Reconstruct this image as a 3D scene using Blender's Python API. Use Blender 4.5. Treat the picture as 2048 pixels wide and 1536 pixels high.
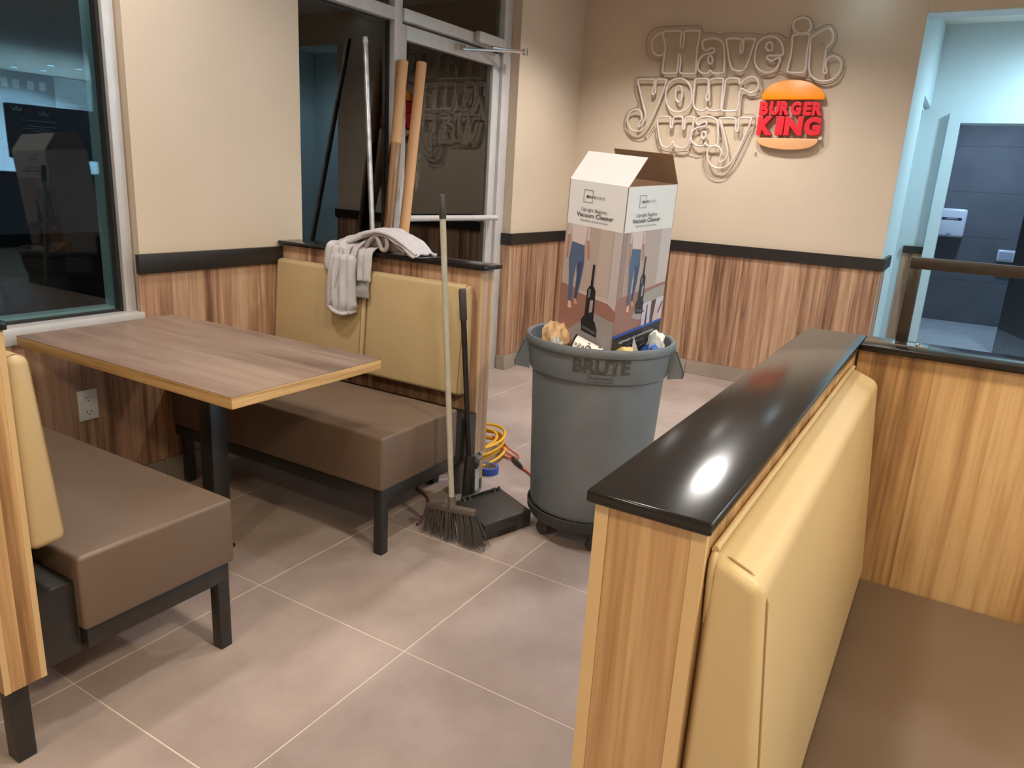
import bpy, bmesh, math, random
from mathutils import Vector, Matrix, noise

random.seed(7)
for o in list(bpy.data.objects):
    bpy.data.objects.remove(o, do_unlink=True)
SC = bpy.context.scene
COL = SC.collection

# ------------------------------------------------------------------ camera
CAM_H = 1.35
cam_data = bpy.data.cameras.new('camera')
cam_data.sensor_width = 36.0
cam_data.lens = 1484.18 / 2048 * 36.0
cam_data.clip_start = 0.02
cam = bpy.data.objects.new('camera', cam_data)
COL.objects.link(cam)
RIGHT, DOWN, FWD = (0.5179, -0.8537, 0.0554), (-0.1998, -0.1837, -0.9624), (0.8318, 0.4874, -0.2658)
cam.matrix_world = Matrix(((RIGHT[0], -DOWN[0], -FWD[0], 0.0),
                           (RIGHT[1], -DOWN[1], -FWD[1], 0.0),
                           (RIGHT[2], -DOWN[2], -FWD[2], CAM_H),
                           (0, 0, 0, 1)))
SC.camera = cam

# ------------------------------------------------------------------ world (night outside), exposure
world = bpy.data.worlds.new('night')
SC.world = world
world.use_nodes = True
bg = world.node_tree.nodes['Background']
bg.inputs[0].default_value = (0.55, 0.75, 1.0, 1)
bg.inputs[1].default_value = 0.012
SC.view_settings.view_transform = 'Standard'
SC.view_settings.look = 'None'
SC.view_settings.gamma = 1.0
SC.view_settings.use_curve_mapping = False
SC.view_settings.exposure = 0.0
SC.cycles.max_bounces = 8
SC.cycles.adaptive_threshold = 0.025
SC.cycles.glossy_bounces = 4
SC.cycles.transparent_max_bounces = 12
SC.cycles.caustics_reflective = False
SC.cycles.caustics_refractive = False
CEIL = 2.72
WARM = (1.0, 0.85, 0.58)
SOFT = (1.0, 0.955, 0.91)
BLUE = (0.36, 0.70, 1.0)
COOL = (0.57, 0.85, 1.0)
# ceiling downlights: x, y, watts, cone degrees, blend, colour, aim (x, y), label
LAMPS = [
    (4.40, 1.80, 118, 128, 0.6, SOFT, (4.60, 1.90), 'recessed ceiling downlight nearest the glass door, washing the sign wall'),
    (4.40, 1.22, 70, 122, 0.6, SOFT, (4.80, 1.12), 'recessed ceiling downlight washing the sign wall below the burger logo'),
    (1.45, 2.15, 82, 160, 0.6, SOFT, (1.5, 2.1), 'recessed ceiling downlight above the window booth table'),
    (3.10, 0.70, 82, 160, 0.6, SOFT, (3.1, 0.7), 'recessed ceiling downlight over the grey wheeled bin'),
    (1.25, 0.75, 70, 160, 0.6, SOFT, (1.25, 0.75), 'recessed ceiling downlight over the tiled aisle'),
    (1.10, -1.10, 215, 160, 0.6, WARM, (1.1, -0.9), 'recessed ceiling downlight over the right hand bench'),
    (-0.70, 1.20, 60, 160, 0.6, WARM, (-0.7, 1.2), 'recessed ceiling downlight behind the left booth wall'),
    (-0.60, -0.90, 110, 160, 0.6, WARM, (-0.6, -0.9), 'recessed ceiling downlight behind the camera'),
    (-2.20, 1.50, 95, 165, 0.6, SOFT, (-2.0, 1.5), 'unseen ceiling downlight added as fill from the next booth bay'),  # added fill, brightens the shaded bench fronts
    (-2.40, -1.60, 80, 165, 0.6, SOFT, (-2.2, -1.6), 'unseen ceiling downlight added as fill from far behind the camera'),  # second added fill from the same side
    (3.30, -1.20, 70, 160, 0.6, SOFT, (3.3, -1.2), 'recessed ceiling downlight beyond the metal railing'),
    (5.22, 0.78, 0.8, 120, 0.8, COOL, (5.22, 0.78), 'small cool ceiling lamp by the corner of the corridor'),
    (6.50, -0.75, 225, 165, 0.8, COOL, (6.8, -0.5), 'cool white recessed downlight in the restroom corridor'),
    (9.20, -0.10, 190, 165, 0.8, (0.48, 0.70, 1.0), (9.2, -0.1), 'cool white recessed downlight inside the restroom'),
    (7.18, -8.6, 3400, 150, 0.6, BLUE, (7.2, -8.6), 'first cool downlight over the far service counter'),
    (7.60, -8.5, 3400, 150, 0.6, BLUE, (7.6, -8.5), 'second cool downlight over the far service counter'),
    (7.20, -7.5, 3400, 150, 0.6, BLUE, (7.2, -7.5), 'third cool downlight over the far service counter'),
    (7.60, -7.4, 3400, 150, 0.6, BLUE, (7.6, -7.4), 'fourth cool downlight over the far service counter'),
]

# ------------------------------------------------------------------ object helpers
ORG = {}


def tag(o, label=None, cat=None, group=None, kind=None):
    if label: o['label'] = label
    if cat: o['category'] = cat
    if group: o['group'] = group
    if kind: o['kind'] = kind
    return o


def thing(name, loc, label, cat, group=None):
    o = bpy.data.objects.new(name, None)
    o.empty_display_size = 0.05
    COL.objects.link(o)
    o.location = loc
    ORG[o.name] = Vector(loc)
    return tag(o, label, cat, group)


def put(name, bm, mat, parent=None, smooth=False, label=None, cat=None, group=None, kind=None, base=None):
    """bm holds world coordinates; becomes one mesh object with its origin at its parent's origin or its own base."""
    bm.normal_update()
    if parent is not None:
        org = ORG[parent.name]
    elif base is not None:
        org = Vector(base)
    else:
        xs = [v.co for v in bm.verts]
        org = Vector(((min(v.x for v in xs) + max(v.x for v in xs)) / 2,
                      (min(v.y for v in xs) + max(v.y for v in xs)) / 2, min(v.z for v in xs)))
    bmesh.ops.translate(bm, verts=bm.verts, vec=-org)
    me = bpy.data.meshes.new(name)
    bm.to_mesh(me)
    bm.free()
    for m in (mat if isinstance(mat, (list, tuple)) else [mat]):
        me.materials.append(m)
    if smooth:
        for p in me.polygons:
            p.use_smooth = True
        if smooth != 'all':
            try:
                me.set_sharp_from_angle(angle=math.radians(smooth if smooth > 1 else 40))
            except Exception:
                pass
    o = bpy.data.objects.new(name, me)
    COL.objects.link(o)
    if parent is not None:
        o.parent = parent
        ORG[o.name] = org
    else:
        o.location = org
        ORG[o.name] = org
    return tag(o, label, cat, group, kind)


def bm_box(bm, x0, x1, y0, y1, z0, z1, bevel=0.0, seg=2, mi=0):
    vs = [bm.verts.new(c) for c in ((x0, y0, z0), (x1, y0, z0), (x1, y1, z0), (x0, y1, z0),
                                    (x0, y0, z1), (x1, y0, z1), (x1, y1, z1), (x0, y1, z1))]
    fs = [bm.faces.new([vs[i] for i in f]) for f in
          ((0, 3, 2, 1), (4, 5, 6, 7), (0, 1, 5, 4), (1, 2, 6, 5), (2, 3, 7, 6), (3, 0, 4, 7))]
    for f in fs:
        f.material_index = mi
    if bevel > 0:
        es = list({e for f in fs for e in f.edges})
        bmesh.ops.bevel(bm, geom=es, offset=bevel, segments=seg, affect='EDGES', profile=0.5)
    return bm


def box(name, x0, x1, y0, y1, z0, z1, mat, parent=None, bevel=0.0, seg=2, **k):
    bm = bm_box(bmesh.new(), x0, x1, y0, y1, z0, z1, bevel, seg)
    return put(name, bm, mat, parent, smooth=(40 if bevel > 0 else False), **k)


def bm_prism(bm, pts, d, bevel=0.0, seg=2, mi=0):
    """closed polygon pts (3-D) extruded by vector d"""
    d = Vector(d)
    a = [bm.verts.new(p) for p in pts]
    b = [bm.verts.new(Vector(p) + d) for p in pts]
    n = len(pts)
    fs = [bm.faces.new(a[::-1]), bm.faces.new(b)]
    for i in range(n):
        fs.append(bm.faces.new((a[i], a[(i + 1) % n], b[(i + 1) % n], b[i])))
    for f in fs:
        f.material_index = mi
    bmesh.ops.recalc_face_normals(bm, faces=fs)
    if bevel > 0:
        es = list({e for f in fs for e in f.edges})
        bmesh.ops.bevel(bm, geom=es, offset=bevel, segments=seg, affect='EDGES', profile=0.5)
    return bm


def prism(name, pts, d, mat, parent=None, bevel=0.0, seg=2, **k):
    return put(name, bm_prism(bmesh.new(), pts, d, bevel, seg), mat, parent, smooth=(40 if bevel > 0 else False), **k)


def smooth_path(pts, closed=False, sub=4):
    pts = [Vector(p) for p in pts]
    n = len(pts)
    out = []
    rng = range(n) if closed else range(n - 1)
    for i in rng:
        p1, p2 = pts[i], pts[(i + 1) % n]
        p0 = pts[i - 1] if (closed or i > 0) else p1
        p3 = pts[(i + 2) % n] if (closed or i + 2 < n) else p2
        for k in range(sub):
            t = k / sub
            out.append(0.5 * ((2 * p1) + (p2 - p0) * t + (2 * p0 - 5 * p1 + 4 * p2 - p3) * t * t
                              + (3 * p1 - p0 - 3 * p2 + p3) * t ** 3))
    if not closed:
        out.append(pts[-1])
    return out


def bm_tube(bm, pts, r, closed=False, seg=8, mi=0, cap=True):
    pts = [Vector(p) for p in pts]
    n = len(pts)
    rr = r if isinstance(r, (list, tuple)) else [r] * n
    rings = []
    nrm = None
    for i in range(n):
        a = pts[i - 1] if (closed or i > 0) else pts[i]
        b = pts[(i + 1) % n] if (closed or i < n - 1) else pts[i]
        t = (b - a).normalized()
        if nrm is None:
            nrm = t.orthogonal().normalized()
        nrm = (nrm - t * nrm.dot(t))
        nrm = nrm.normalized() if nrm.length > 1e-6 else t.orthogonal().normalized()
        bi = t.cross(nrm)
        rings.append([bm.verts.new(pts[i] + (nrm * math.cos(2 * math.pi * k / seg) + bi * math.sin(2 * math.pi * k / seg)) * rr[i])
                      for k in range(seg)])
    for i in range(n if closed else n - 1):
        A, B = rings[i], rings[(i + 1) % n]
        off = 0
        if closed and i == n - 1:
            off = min(range(seg), key=lambda s: (A[0].co - B[s].co).length)
        for k in range(seg):
            f = bm.faces.new((A[k], A[(k + 1) % seg], B[(k + 1 + off) % seg], B[(k + off) % seg]))
            f.material_index = mi
    if not closed and cap:
        bm.faces.new(rings[0][::-1]).material_index = mi
        bm.faces.new(rings[-1]).material_index = mi
    return bm


def tube(name, pts, r, mat, parent=None, closed=False, seg=8, **k):
    return put(name, bm_tube(bmesh.new(), pts, r, closed, seg), mat, parent, smooth=50, **k)


def bm_lathe(bm, prof, c, seg=32, mi=0, axis=None):
    """prof: list of (radius, height); c: base centre; axis: unit vector"""
    ax = Vector(axis or (0, 0, 1)).normalized()
    u = ax.orthogonal().normalized() if axis else Vector((1, 0, 0))
    w = ax.cross(u)
    c = Vector(c)
    rings = []
    for r, h in prof:
        if r < 1e-6:
            rings.append([bm.verts.new(c + ax * h)])
        else:
            rings.append([bm.verts.new(c + ax * h + (u * math.cos(2 * math.pi * k / seg) + w * math.sin(2 * math.pi * k / seg)) * r)
                          for k in range(seg)])
    for A, B in zip(rings, rings[1:]):
        for k in range(seg):
            k2 = (k + 1) % seg
            if len(A) == 1 and len(B) == 1:
                continue
            if len(A) == 1:
                f = bm.faces.new((A[0], B[k2], B[k]))
            elif len(B) == 1:
                f = bm.faces.new((A[k], A[k2], B[0]))
            else:
                f = bm.faces.new((A[k], A[k2], B[k2], B[k]))
            f.material_index = mi
    return bm


def lathe(name, prof, c, mat, parent=None, seg=32, axis=None, **k):
    return put(name, bm_lathe(bmesh.new(), prof, c, seg, 0, axis), mat, parent, smooth=35, **k)


def text_bm(s, size=1.0, offset=0.0, extrude=0.0, bevel=0.0, res=4):
    """mesh of a word in the XY plane, its box starting at the origin; returns bmesh, width, height"""
    cu = bpy.data.curves.new('lettering', 'FONT')
    cu.body = s
    cu.size = size
    cu.offset = offset
    cu.extrude = extrude
    cu.bevel_depth = bevel
    cu.bevel_resolution = 2
    cu.resolution_u = res
    ob = bpy.data.objects.new('lettering', cu)
    COL.objects.link(ob)
    dg = bpy.context.evaluated_depsgraph_get()
    me = bpy.data.meshes.new_from_object(ob.evaluated_get(dg))
    bm = bmesh.new()
    bm.from_mesh(me)
    bpy.data.objects.remove(ob, do_unlink=True)
    bpy.data.curves.remove(cu)
    bpy.data.meshes.remove(me)
    for f in bm.faces:
        f.material_index = 0
    xs = [v.co.x for v in bm.verts]
    ys = [v.co.y for v in bm.verts]
    x0, y0 = min(xs), min(ys)
    for v in bm.verts:
        v.co.x -= x0
        v.co.y -= y0
    return bm, max(xs) - x0, max(ys) - y0


# ------------------------------------------------------------------ materials
def new_mat(name):
    m = bpy.data.materials.new(name)
    m.use_nodes = True
    return m, m.node_tree, m.node_tree.nodes['Principled BSDF']


def srgb(r, g, b):
    f = lambda c: (c / 255 / 12.92) if c / 255 <= 0.04045 else ((c / 255 + 0.055) / 1.055) ** 2.4
    return (f(r), f(g), f(b), 1)


def plain(name, col, rough=0.5, metal=0.0, spec=0.5, var=0.0, scale=8.0, bump=0.0, bscale=60.0, coat=0.0):
    m, nt, p = new_mat(name)
    p.inputs['Base Color'].default_value = col
    p.inputs['Roughness'].default_value = rough
    p.inputs['Metallic'].default_value = metal
    p.inputs['Specular IOR Level'].default_value = spec
    p.inputs['Coat Weight'].default_value = coat
    if var > 0 or bump > 0:
        tc = nt.nodes.new('ShaderNodeTexCoord')
    if var > 0:
        n = nt.nodes.new('ShaderNodeTexNoise')
        n.inputs['Scale'].default_value = scale
        n.inputs['Detail'].default_value = 6
        nt.links.new(tc.outputs['Object'], n.inputs['Vector'])
        r = nt.nodes.new('ShaderNodeValToRGB')
        r.color_ramp.elements[0].position = 0.3
        r.color_ramp.elements[1].position = 0.7
        r.color_ramp.elements[0].color = [c * (1 - var) for c in col[:3]] + [1]
        r.color_ramp.elements[1].color = [min(1, c * (1 + var)) for c in col[:3]] + [1]
        nt.links.new(n.outputs['Fac'], r.inputs['Fac'])
        nt.links.new(r.outputs['Color'], p.inputs['Base Color'])
    if bump > 0:
        n2 = nt.nodes.new('ShaderNodeTexNoise')
        n2.inputs['Scale'].default_value = bscale
        n2.inputs['Detail'].default_value = 4
        nt.links.new(tc.outputs['Object'], n2.inputs['Vector'])
        b = nt.nodes.new('ShaderNodeBump')
        b.inputs['Strength'].default_value = bump
        b.inputs['Distance'].default_value = 0.01
        nt.links.new(n2.outputs['Fac'], b.inputs['Height'])
        nt.links.new(b.outputs['Normal'], p.inputs['Normal'])
    return m


def emit(name, col, s):
    m, nt, p = new_mat(name)
    p.inputs['Base Color'].default_value = (0.8, 0.8, 0.8, 1)
    p.inputs['Emission Color'].default_value = (*col, 1)
    p.inputs['Emission Strength'].default_value = s
    return m


def wood(name, dark, mid, light, plank=0.09, stretch=(26, 26, 1.1), rough=0.42, horizontal=False):
    """printed plank laminate: vertical grain, narrow boards of different tone"""
    m, nt, p = new_mat(name)
    N, L = nt.nodes, nt.links
    tc = N.new('ShaderNodeTexCoord')
    sep = N.new('ShaderNodeSeparateXYZ')
    L.new(tc.outputs['Object'], sep.inputs[0])
    add = N.new('ShaderNodeMath'); add.operation = 'ADD'
    L.new(sep.outputs[0], add.inputs[0]); L.new(sep.outputs[1], add.inputs[1])
    dv = N.new('ShaderNodeMath'); dv.operation = 'DIVIDE'; dv.inputs[1].default_value = plank
    L.new(add.outputs[0], dv.inputs[0])
    wob = N.new('ShaderNodeTexNoise'); wob.inputs['Scale'].default_value = 3.0
    L.new(tc.outputs['Object'], wob.inputs['Vector'])
    sh = N.new('ShaderNodeMath'); sh.operation = 'ADD'; sh.inputs[1].default_value = 0.5
    L.new(dv.outputs[0], sh.inputs[0])
    fl = N.new('ShaderNodeMath'); fl.operation = 'FLOOR'
    L.new(sh.outputs[0], fl.inputs[0])
    wn = N.new('ShaderNodeTexWhiteNoise'); wn.noise_dimensions = '1D'
    L.new(fl.outputs[0], wn.inputs['W'])
    # grain
    off = N.new('ShaderNodeVectorMath'); off.operation = 'MULTIPLY_ADD'
    off.inputs[1].default_value = stretch
    L.new(tc.outputs['Object'], off.inputs[0])
    cmb = N.new('ShaderNodeCombineXYZ')
    mul = N.new('ShaderNodeMath'); mul.operation = 'MULTIPLY'; mul.inputs[1].default_value = 17.0
    L.new(wn.outputs['Value'], mul.inputs[0])
    L.new(mul.outputs[0], cmb.inputs[2]); L.new(mul.outputs[0], cmb.inputs[0])
    L.new(cmb.outputs[0], off.inputs[2])
    g1 = N.new('ShaderNodeTexNoise'); g1.inputs['Scale'].default_value = 1.0; g1.inputs['Detail'].default_value = 5
    g1.inputs['Distortion'].default_value = 0.5
    L.new(off.outputs[0], g1.inputs['Vector'])
    g2 = N.new('ShaderNodeTexNoise'); g2.inputs['Scale'].default_value = 5.0; g2.inputs['Detail'].default_value = 3
    L.new(off.outputs[0], g2.inputs['Vector'])
    a1 = N.new('ShaderNodeMath'); a1.operation = 'MULTIPLY_ADD'; a1.inputs[1].default_value = 0.35
    L.new(g2.outputs['Fac'], a1.inputs[0]); L.new(g1.outputs['Fac'], a1.inputs[2])
    a2 = N.new('ShaderNodeMath'); a2.operation = 'MULTIPLY_ADD'; a2.inputs[1].default_value = 0.28
    L.new(wn.outputs['Value'], a2.inputs[0]); L.new(a1.outputs[0], a2.inputs[2])
    r = N.new('ShaderNodeValToRGB')
    e = r.color_ramp.elements
    e[0].position, e[0].color = 0.56, dark
    e[1].position, e[1].color = 1.06 if False else 1.0, light
    x = e.new(0.78); x.color = mid
    L.new(a2.outputs[0], r.inputs['Fac'])
    L.new(r.outputs['Color'], p.inputs['Base Color'])
    p.inputs['Roughness'].default_value = rough
    bp = N.new('ShaderNodeBump'); bp.inputs['Strength'].default_value = 0.08; bp.inputs['Distance'].default_value = 0.002
    L.new(g2.outputs['Fac'], bp.inputs['Height']); L.new(bp.outputs['Normal'], p.inputs['Normal'])
    return m


def glass_mat(name, ior=1.8, tint=(0.9, 0.95, 0.95, 1)):
    m = bpy.data.materials.new(name)
    m.use_nodes = True
    nt = m.node_tree
    nt.nodes.clear()
    out = nt.nodes.new('ShaderNodeOutputMaterial')
    mix = nt.nodes.new('ShaderNodeMixShader')
    fr = nt.nodes.new('ShaderNodeFresnel'); fr.inputs['IOR'].default_value = ior
    tr = nt.nodes.new('ShaderNodeBsdfTransparent'); tr.inputs[0].default_value = tint
    gl = nt.nodes.new('ShaderNodeBsdfGlossy'); gl.inputs['Roughness'].default_value = 0.0
    gl.inputs[0].default_value = (1, 1, 1, 1)
    nt.links.new(fr.outputs[0], mix.inputs[0]); nt.links.new(tr.outputs[0], mix.inputs[1]); nt.links.new(gl.outputs[0], mix.inputs[2])
    nt.links.new(mix.outputs[0], out.inputs[0])
    return m


def tile_mat(name, c0, c1, rough=0.45):
    m, nt, p = new_mat(name)
    N, L = nt.nodes, nt.links
    tc = N.new('ShaderNodeTexCoord')
    oi = N.new('ShaderNodeObjectInfo')
    mp = N.new('ShaderNodeVectorMath'); mp.operation = 'MULTIPLY_ADD'; mp.inputs[1].default_value = (1, 1, 1)
    L.new(tc.outputs['Object'], mp.inputs[0]); L.new(oi.outputs['Location'], mp.inputs[2])
    n = N.new('ShaderNodeTexNoise'); n.inputs['Scale'].default_value = 2.6; n.inputs['Detail'].default_value = 8; n.inputs['Roughness'].default_value = 0.62
    L.new(mp.outputs[0], n.inputs['Vector'])
    r = N.new('ShaderNodeValToRGB')
    r.color_ramp.elements[0].position, r.color_ramp.elements[0].color = 0.33, c0
    r.color_ramp.elements[1].position, r.color_ramp.elements[1].color = 0.68, c1
    L.new(n.outputs['Fac'], r.inputs['Fac'])
    L.new(r.outputs['Color'], p.inputs['Base Color'])
    n2 = N.new('ShaderNodeTexNoise'); n2.inputs['Scale'].default_value = 14; n2.inputs['Detail'].default_value = 5
    L.new(mp.outputs[0], n2.inputs['Vector'])
    mr = N.new('ShaderNodeMapRange'); mr.inputs[3].default_value = rough - 0.08; mr.inputs[4].default_value = rough + 0.12
    L.new(n2.outputs['Fac'], mr.inputs[0]); L.new(mr.outputs[0], p.inputs['Roughness'])
    return m


MT = {}
MT['paint'] = plain('beige wall paint', srgb(208, 190, 168), 0.75, var=0.03, scale=2, bump=0.04, bscale=250)
MT['paint_white'] = plain('pale corridor paint', srgb(196, 210, 214), 0.6)
MT['ceiling'] = plain('ceiling paint', srgb(225, 220, 210), 0.9)
MT['wood'] = wood('walnut plank laminate', srgb(112, 80, 60), srgb(168, 129, 102), srgb(196, 162, 132), plank=0.075)
MT['oak'] = wood('golden oak laminate', srgb(128, 91, 56), srgb(178, 137, 93), srgb(206, 169, 123), plank=0.13, stretch=(24, 24, 1.0))
MT['banding'] = plain('tan edge banding', srgb(205, 172, 126), 0.45)
MT['table_top'] = wood('taupe table laminate', srgb(104, 84, 73), srgb(134, 111, 98), srgb(152, 130, 116), plank=5.0, stretch=(9, 0.9, 9), rough=0.38)
MT['table_edge'] = wood('oak table edge', srgb(150, 112, 66), srgb(190, 150, 98), srgb(212, 176, 124), plank=3.0, stretch=(2, 2, 90), rough=0.5)
MT['black_top'] = plain('black solid surface', srgb(28, 25, 24), 0.16, spec=0.36)
MT['black_trim'] = plain('black chair rail', srgb(36, 32, 29), 0.4)
MT['black_metal'] = plain('black powder coated steel', srgb(38, 35, 33), 0.38, var=0.15, scale=30)
MT['seat'] = plain('brown vinyl', srgb(105, 87, 73), 0.42, var=0.04, scale=5, bump=0.05, bscale=400)
MT['back'] = plain('mustard tan vinyl', srgb(191, 166, 124), 0.42, var=0.03, scale=4, bump=0.05, bscale=400)
MT['piping'] = plain('dark tan piping', srgb(150, 120, 76), 0.5)
MT['floor'] = tile_mat('taupe porcelain tile', srgb(156, 139, 131), srgb(180, 163, 155))
MT['grout'] = plain('pale grout', srgb(214, 200, 186), 0.9)
MT['base_tile'] = tile_mat('grey skirting tile', srgb(150, 136, 124), srgb(168, 154, 142), 0.5)
MT['alu'] = plain('brushed aluminium frame', srgb(204, 201, 200), 0.42, metal=0.2, var=0.06, scale=12)
MT['chrome'] = plain('polished steel', srgb(215, 215, 215), 0.18, metal=1.0)
MT['gasket'] = plain('black gasket', srgb(25, 25, 25), 0.6)
MT['cool_lit_frame'] = plain('outer frame tinted cool lit', srgb(170, 205, 205), 0.5)  # teal puts the cool outdoor light into the frame colour
MT['glass'] = glass_mat('door glass', 1.7)
MT['glass_left'] = glass_mat('window glass', 1.38)
MT['white_plastic'] = plain('white plastic', srgb(222, 220, 215), 0.4)
MT['dark_slot'] = plain('dark slot', srgb(25, 22, 20), 0.6)
MT['asphalt'] = plain('night asphalt', srgb(58, 56, 54), 0.9, var=0.3, scale=5)
MT['ext_brick'] = plain('grey painted brick', srgb(112, 104, 96), 0.85, var=0.12, scale=20, bump=0.2)
MT['ext_mortar'] = plain('brick mortar', srgb(186, 178, 166), 0.95)
MT['slate'] = plain('slate blue restroom tile', srgb(98, 100, 104), 0.5, var=0.12, scale=3)
MT['pale_floor'] = plain('pale restroom floor', srgb(170, 172, 172), 0.35, var=0.12, scale=6)
MT['dark_leaf'] = plain('charcoal door leaf', srgb(62, 62, 62), 0.5)
MT['kick'] = plain('brushed kick plate', srgb(150, 150, 150), 0.35, metal=0.9, var=0.2, scale=30)

# ------------------------------------------------------------------ lamps
def downlight(x, y, watts, cone, blend, col, aim, label):
    t = thing('recessed_downlight', (x, y, CEIL - 0.012), label, 'ceiling light', 'recessed ceiling downlights')
    bm = bm_lathe(bmesh.new(), [(0.062, 0.0), (0.085, 0.0), (0.088, 0.006), (0.088, 0.012), (0.062, 0.012), (0.062, 0.0)], (x, y, CEIL - 0.012), 28)
    put('trim_ring', bm, MT['white_plastic'], t, smooth=40)
    key = 'lens_%.2f_%.2f' % (col[0], col[2])
    if key not in MT:
        MT[key] = emit('lit lamp lens %.2f %.2f' % (col[0], col[2]), col, 14.0)
    put('lens', bm_lathe(bmesh.new(), [(0.0, 0.004), (0.0615, 0.004), (0.0615, 0.009), (0.0, 0.009)], (x, y, CEIL - 0.012), 28), MT[key], t)
    ld = bpy.data.lights.new('downlight_beam', 'SPOT')
    ld.energy = watts
    ld.color = col
    ld.spot_size = math.radians(cone)
    ld.spot_blend = blend
    ld.shadow_soft_size = 0.10
    lo = bpy.data.objects.new('downlight_beam', ld)
    COL.objects.link(lo)
    lo.parent = t
    lo.location = (0, 0, -0.02)
    d = Vector((aim[0] - x, aim[1] - y, -CEIL + 0.4))
    lo.rotation_euler = d.to_track_quat('-Z', 'Y').to_euler()


for a in LAMPS:
    downlight(*a)

# ------------------------------------------------------------------ the setting
ST = dict(kind='structure')
YW = 2.79          # face of the window wall
XB = 5.43          # face of the sign wall
TS = 0.615         # floor tile pitch
GX, GY = 1.490, 1.187

floor = box('floor', -3.0, 10.4, -9.4, 2.95, -0.12, -0.0010, MT['grout'], label='large square taupe floor tiles with pale grout lines', cat='floor', base=(0, 0, 0), **ST)
tile_me = None
i0, i1, j0, j1 = -4, 7, -4, 3
cnt = 0
for i in range(i0, i1):
    for j in range(j0, j1):
        xa, ya = GX + i * TS, GY + j * TS
        xb, yb = xa + TS, ya + TS
        if xa >= XB or ya >= 2.9:
            continue
        if tile_me is None:
            bm = bm_box(bmesh.new(), 0.0021, TS - 0.0021, 0.0021, TS - 0.0021, -0.006, 0.0, 0.0005, 1)
            tile_me = bpy.data.meshes.new('tile'); bm.to_mesh(tile_me); bm.free()
            tile_me.materials.append(MT['floor'])
        o = bpy.data.objects.new('tile', tile_me)
        COL.objects.link(o)
        o.parent = floor
        o.location = (xa, ya, 0)
        cnt += 1

box('ceiling', -3.0, 10.4, -9.4, 2.95, CEIL, CEIL + 0.1, MT['ceiling'], label='flat pale ceiling over the dining room', cat='ceiling', **ST)

# window and door wall (left in the picture)
wl = thing('wall_left', (1.8, YW, 0), 'beige window wall with walnut laminate wainscot', 'wall')
wl['kind'] = 'structure'
wp = bmesh.new()
bm_box(wp, 1.785, 2.645, YW, 2.95, 0, CEIL)
put('painted_wall', wp, MT['paint'], wl)
box('wall_above_window', -3.0, 1.785, YW + 0.02, 2.95, 2.52, CEIL, MT['paint'], wl)
box('wall_below_window', -3.0, 1.785, YW + 0.005, 2.95, 0, 0.69, MT['paint'], wl)
box('wall_beside_window', -3.0, -1.2, YW + 0.02, 2.95, 0.69, 2.52, MT['paint'], wl)
box('wainscot', -3.0, 1.770, YW - 0.006, YW + 0.005, 0.105, 0.688, MT['wood'], wl)
box('wainscot', 1.770, 2.500, YW - 0.006, YW, 0.105, 0.905, MT['wood'], wl)
tr = box('trim_1', 1.765, 2.500, YW - 0.022, YW, 0.905, 0.982, MT['black_trim'], bevel=0.002, label='black chair rail beside the left window', cat='chair rail', **ST)
wp2 = thing('wall_right_pillar', (4.97, 2.73, 0), 'short beige wall between the glass door and the sign wall', 'wall')
wp2.name = 'wall_pillar'; ORG['wall_pillar'] = Vector((4.97, 2.73, 0)); wp2['kind'] = 'structure'
YP = 2.735
box('painted_wall', 4.525, XB, YP, 2.95, 0, CEIL, MT['paint'], wp2)
bm = bm_box(bmesh.new(), 4.517, XB, YP - 0.008, YP, 0.105, 0.905)
bm_box(bm, 4.517, 4.525, YP, 2.80, 0.105, 0.905)
put('wainscot', bm, MT['wood'], wp2)
bm = bm_box(bmesh.new(), 4.503, XB, YP - 0.022, YP, 0.905, 0.982)
bm_box(bm, 4.503, 4.525, YP, 2.80, 0.905, 0.982)
put('trim_2', bm, MT['black_trim'], label='black chair rail on the short wall by the glass door', cat='chair rail', **ST)

# sign wall and its return into the corridor
wb = thing('wall_back', (XB, 1.6, 0), 'beige sign wall with walnut laminate wainscot', 'wall'); wb['kind'] = 'structure'
bm = bm_box(bmesh.new(), XB, 5.62, 0.45, 2.95, 0, CEIL)
put('painted_wall', bm, MT['paint'], wb)
box('wainscot', XB - 0.008, XB, 0.45, YP - 0.008, 0.105, 0.905, MT['wood'], wb)
box('wainscot', XB - 0.008, 5.75, 0.442, 0.450, 0.105, 0.905, MT['wood'], wb)
bm = bm_box(bmesh.new(), XB - 0.024, XB, 0.428, YP - 0.022, 0.905, 0.982)
bm_box(bm, XB, 5.90, 0.428, 0.450, 0.905, 0.982)
put('trim_3', bm, MT['black_trim'], label='long black chair rail below the sign', cat='chair rail', **ST)

wc = thing('wall_corridor', (6.3, 0.45, 0), 'pale corridor wall lit cool white beside the sign wall', 'wall'); wc['kind'] = 'structure'
box('painted_wall', 5.62, 6.43, 0.450, 0.60, 0, CEIL, MT['paint_white'], wc)
box('painted_skin', XB + 0.002, 5.62, 0.4465, 0.450, 0.982, CEIL, MT['paint_white'], wc)
box('wall_over_door', 6.43, 7.25, 0.450, 0.60, 2.10, CEIL, MT['paint_white'], wc)
box('far_wall', 7.25, 7.40, 0.30, 0.60, 0, CEIL, MT['paint_white'], wc)
box('wall_over_opening', 7.25, 7.40, -1.7, 0.30, 2.06, CEIL, MT['paint_white'], wc)
box('far_wall', 7.25, 7.40, -1.7, -0.80, 0, 2.06, MT['paint_white'], wc)
box('side_wall', 5.43, 10.4, -1.85, -1.7, 0, CEIL, MT['paint_white'], wc)
box('far_wainscot', 7.242, 7.25, 0.30, 0.45, 0.105, 0.93, MT['wood'], wc)
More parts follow.
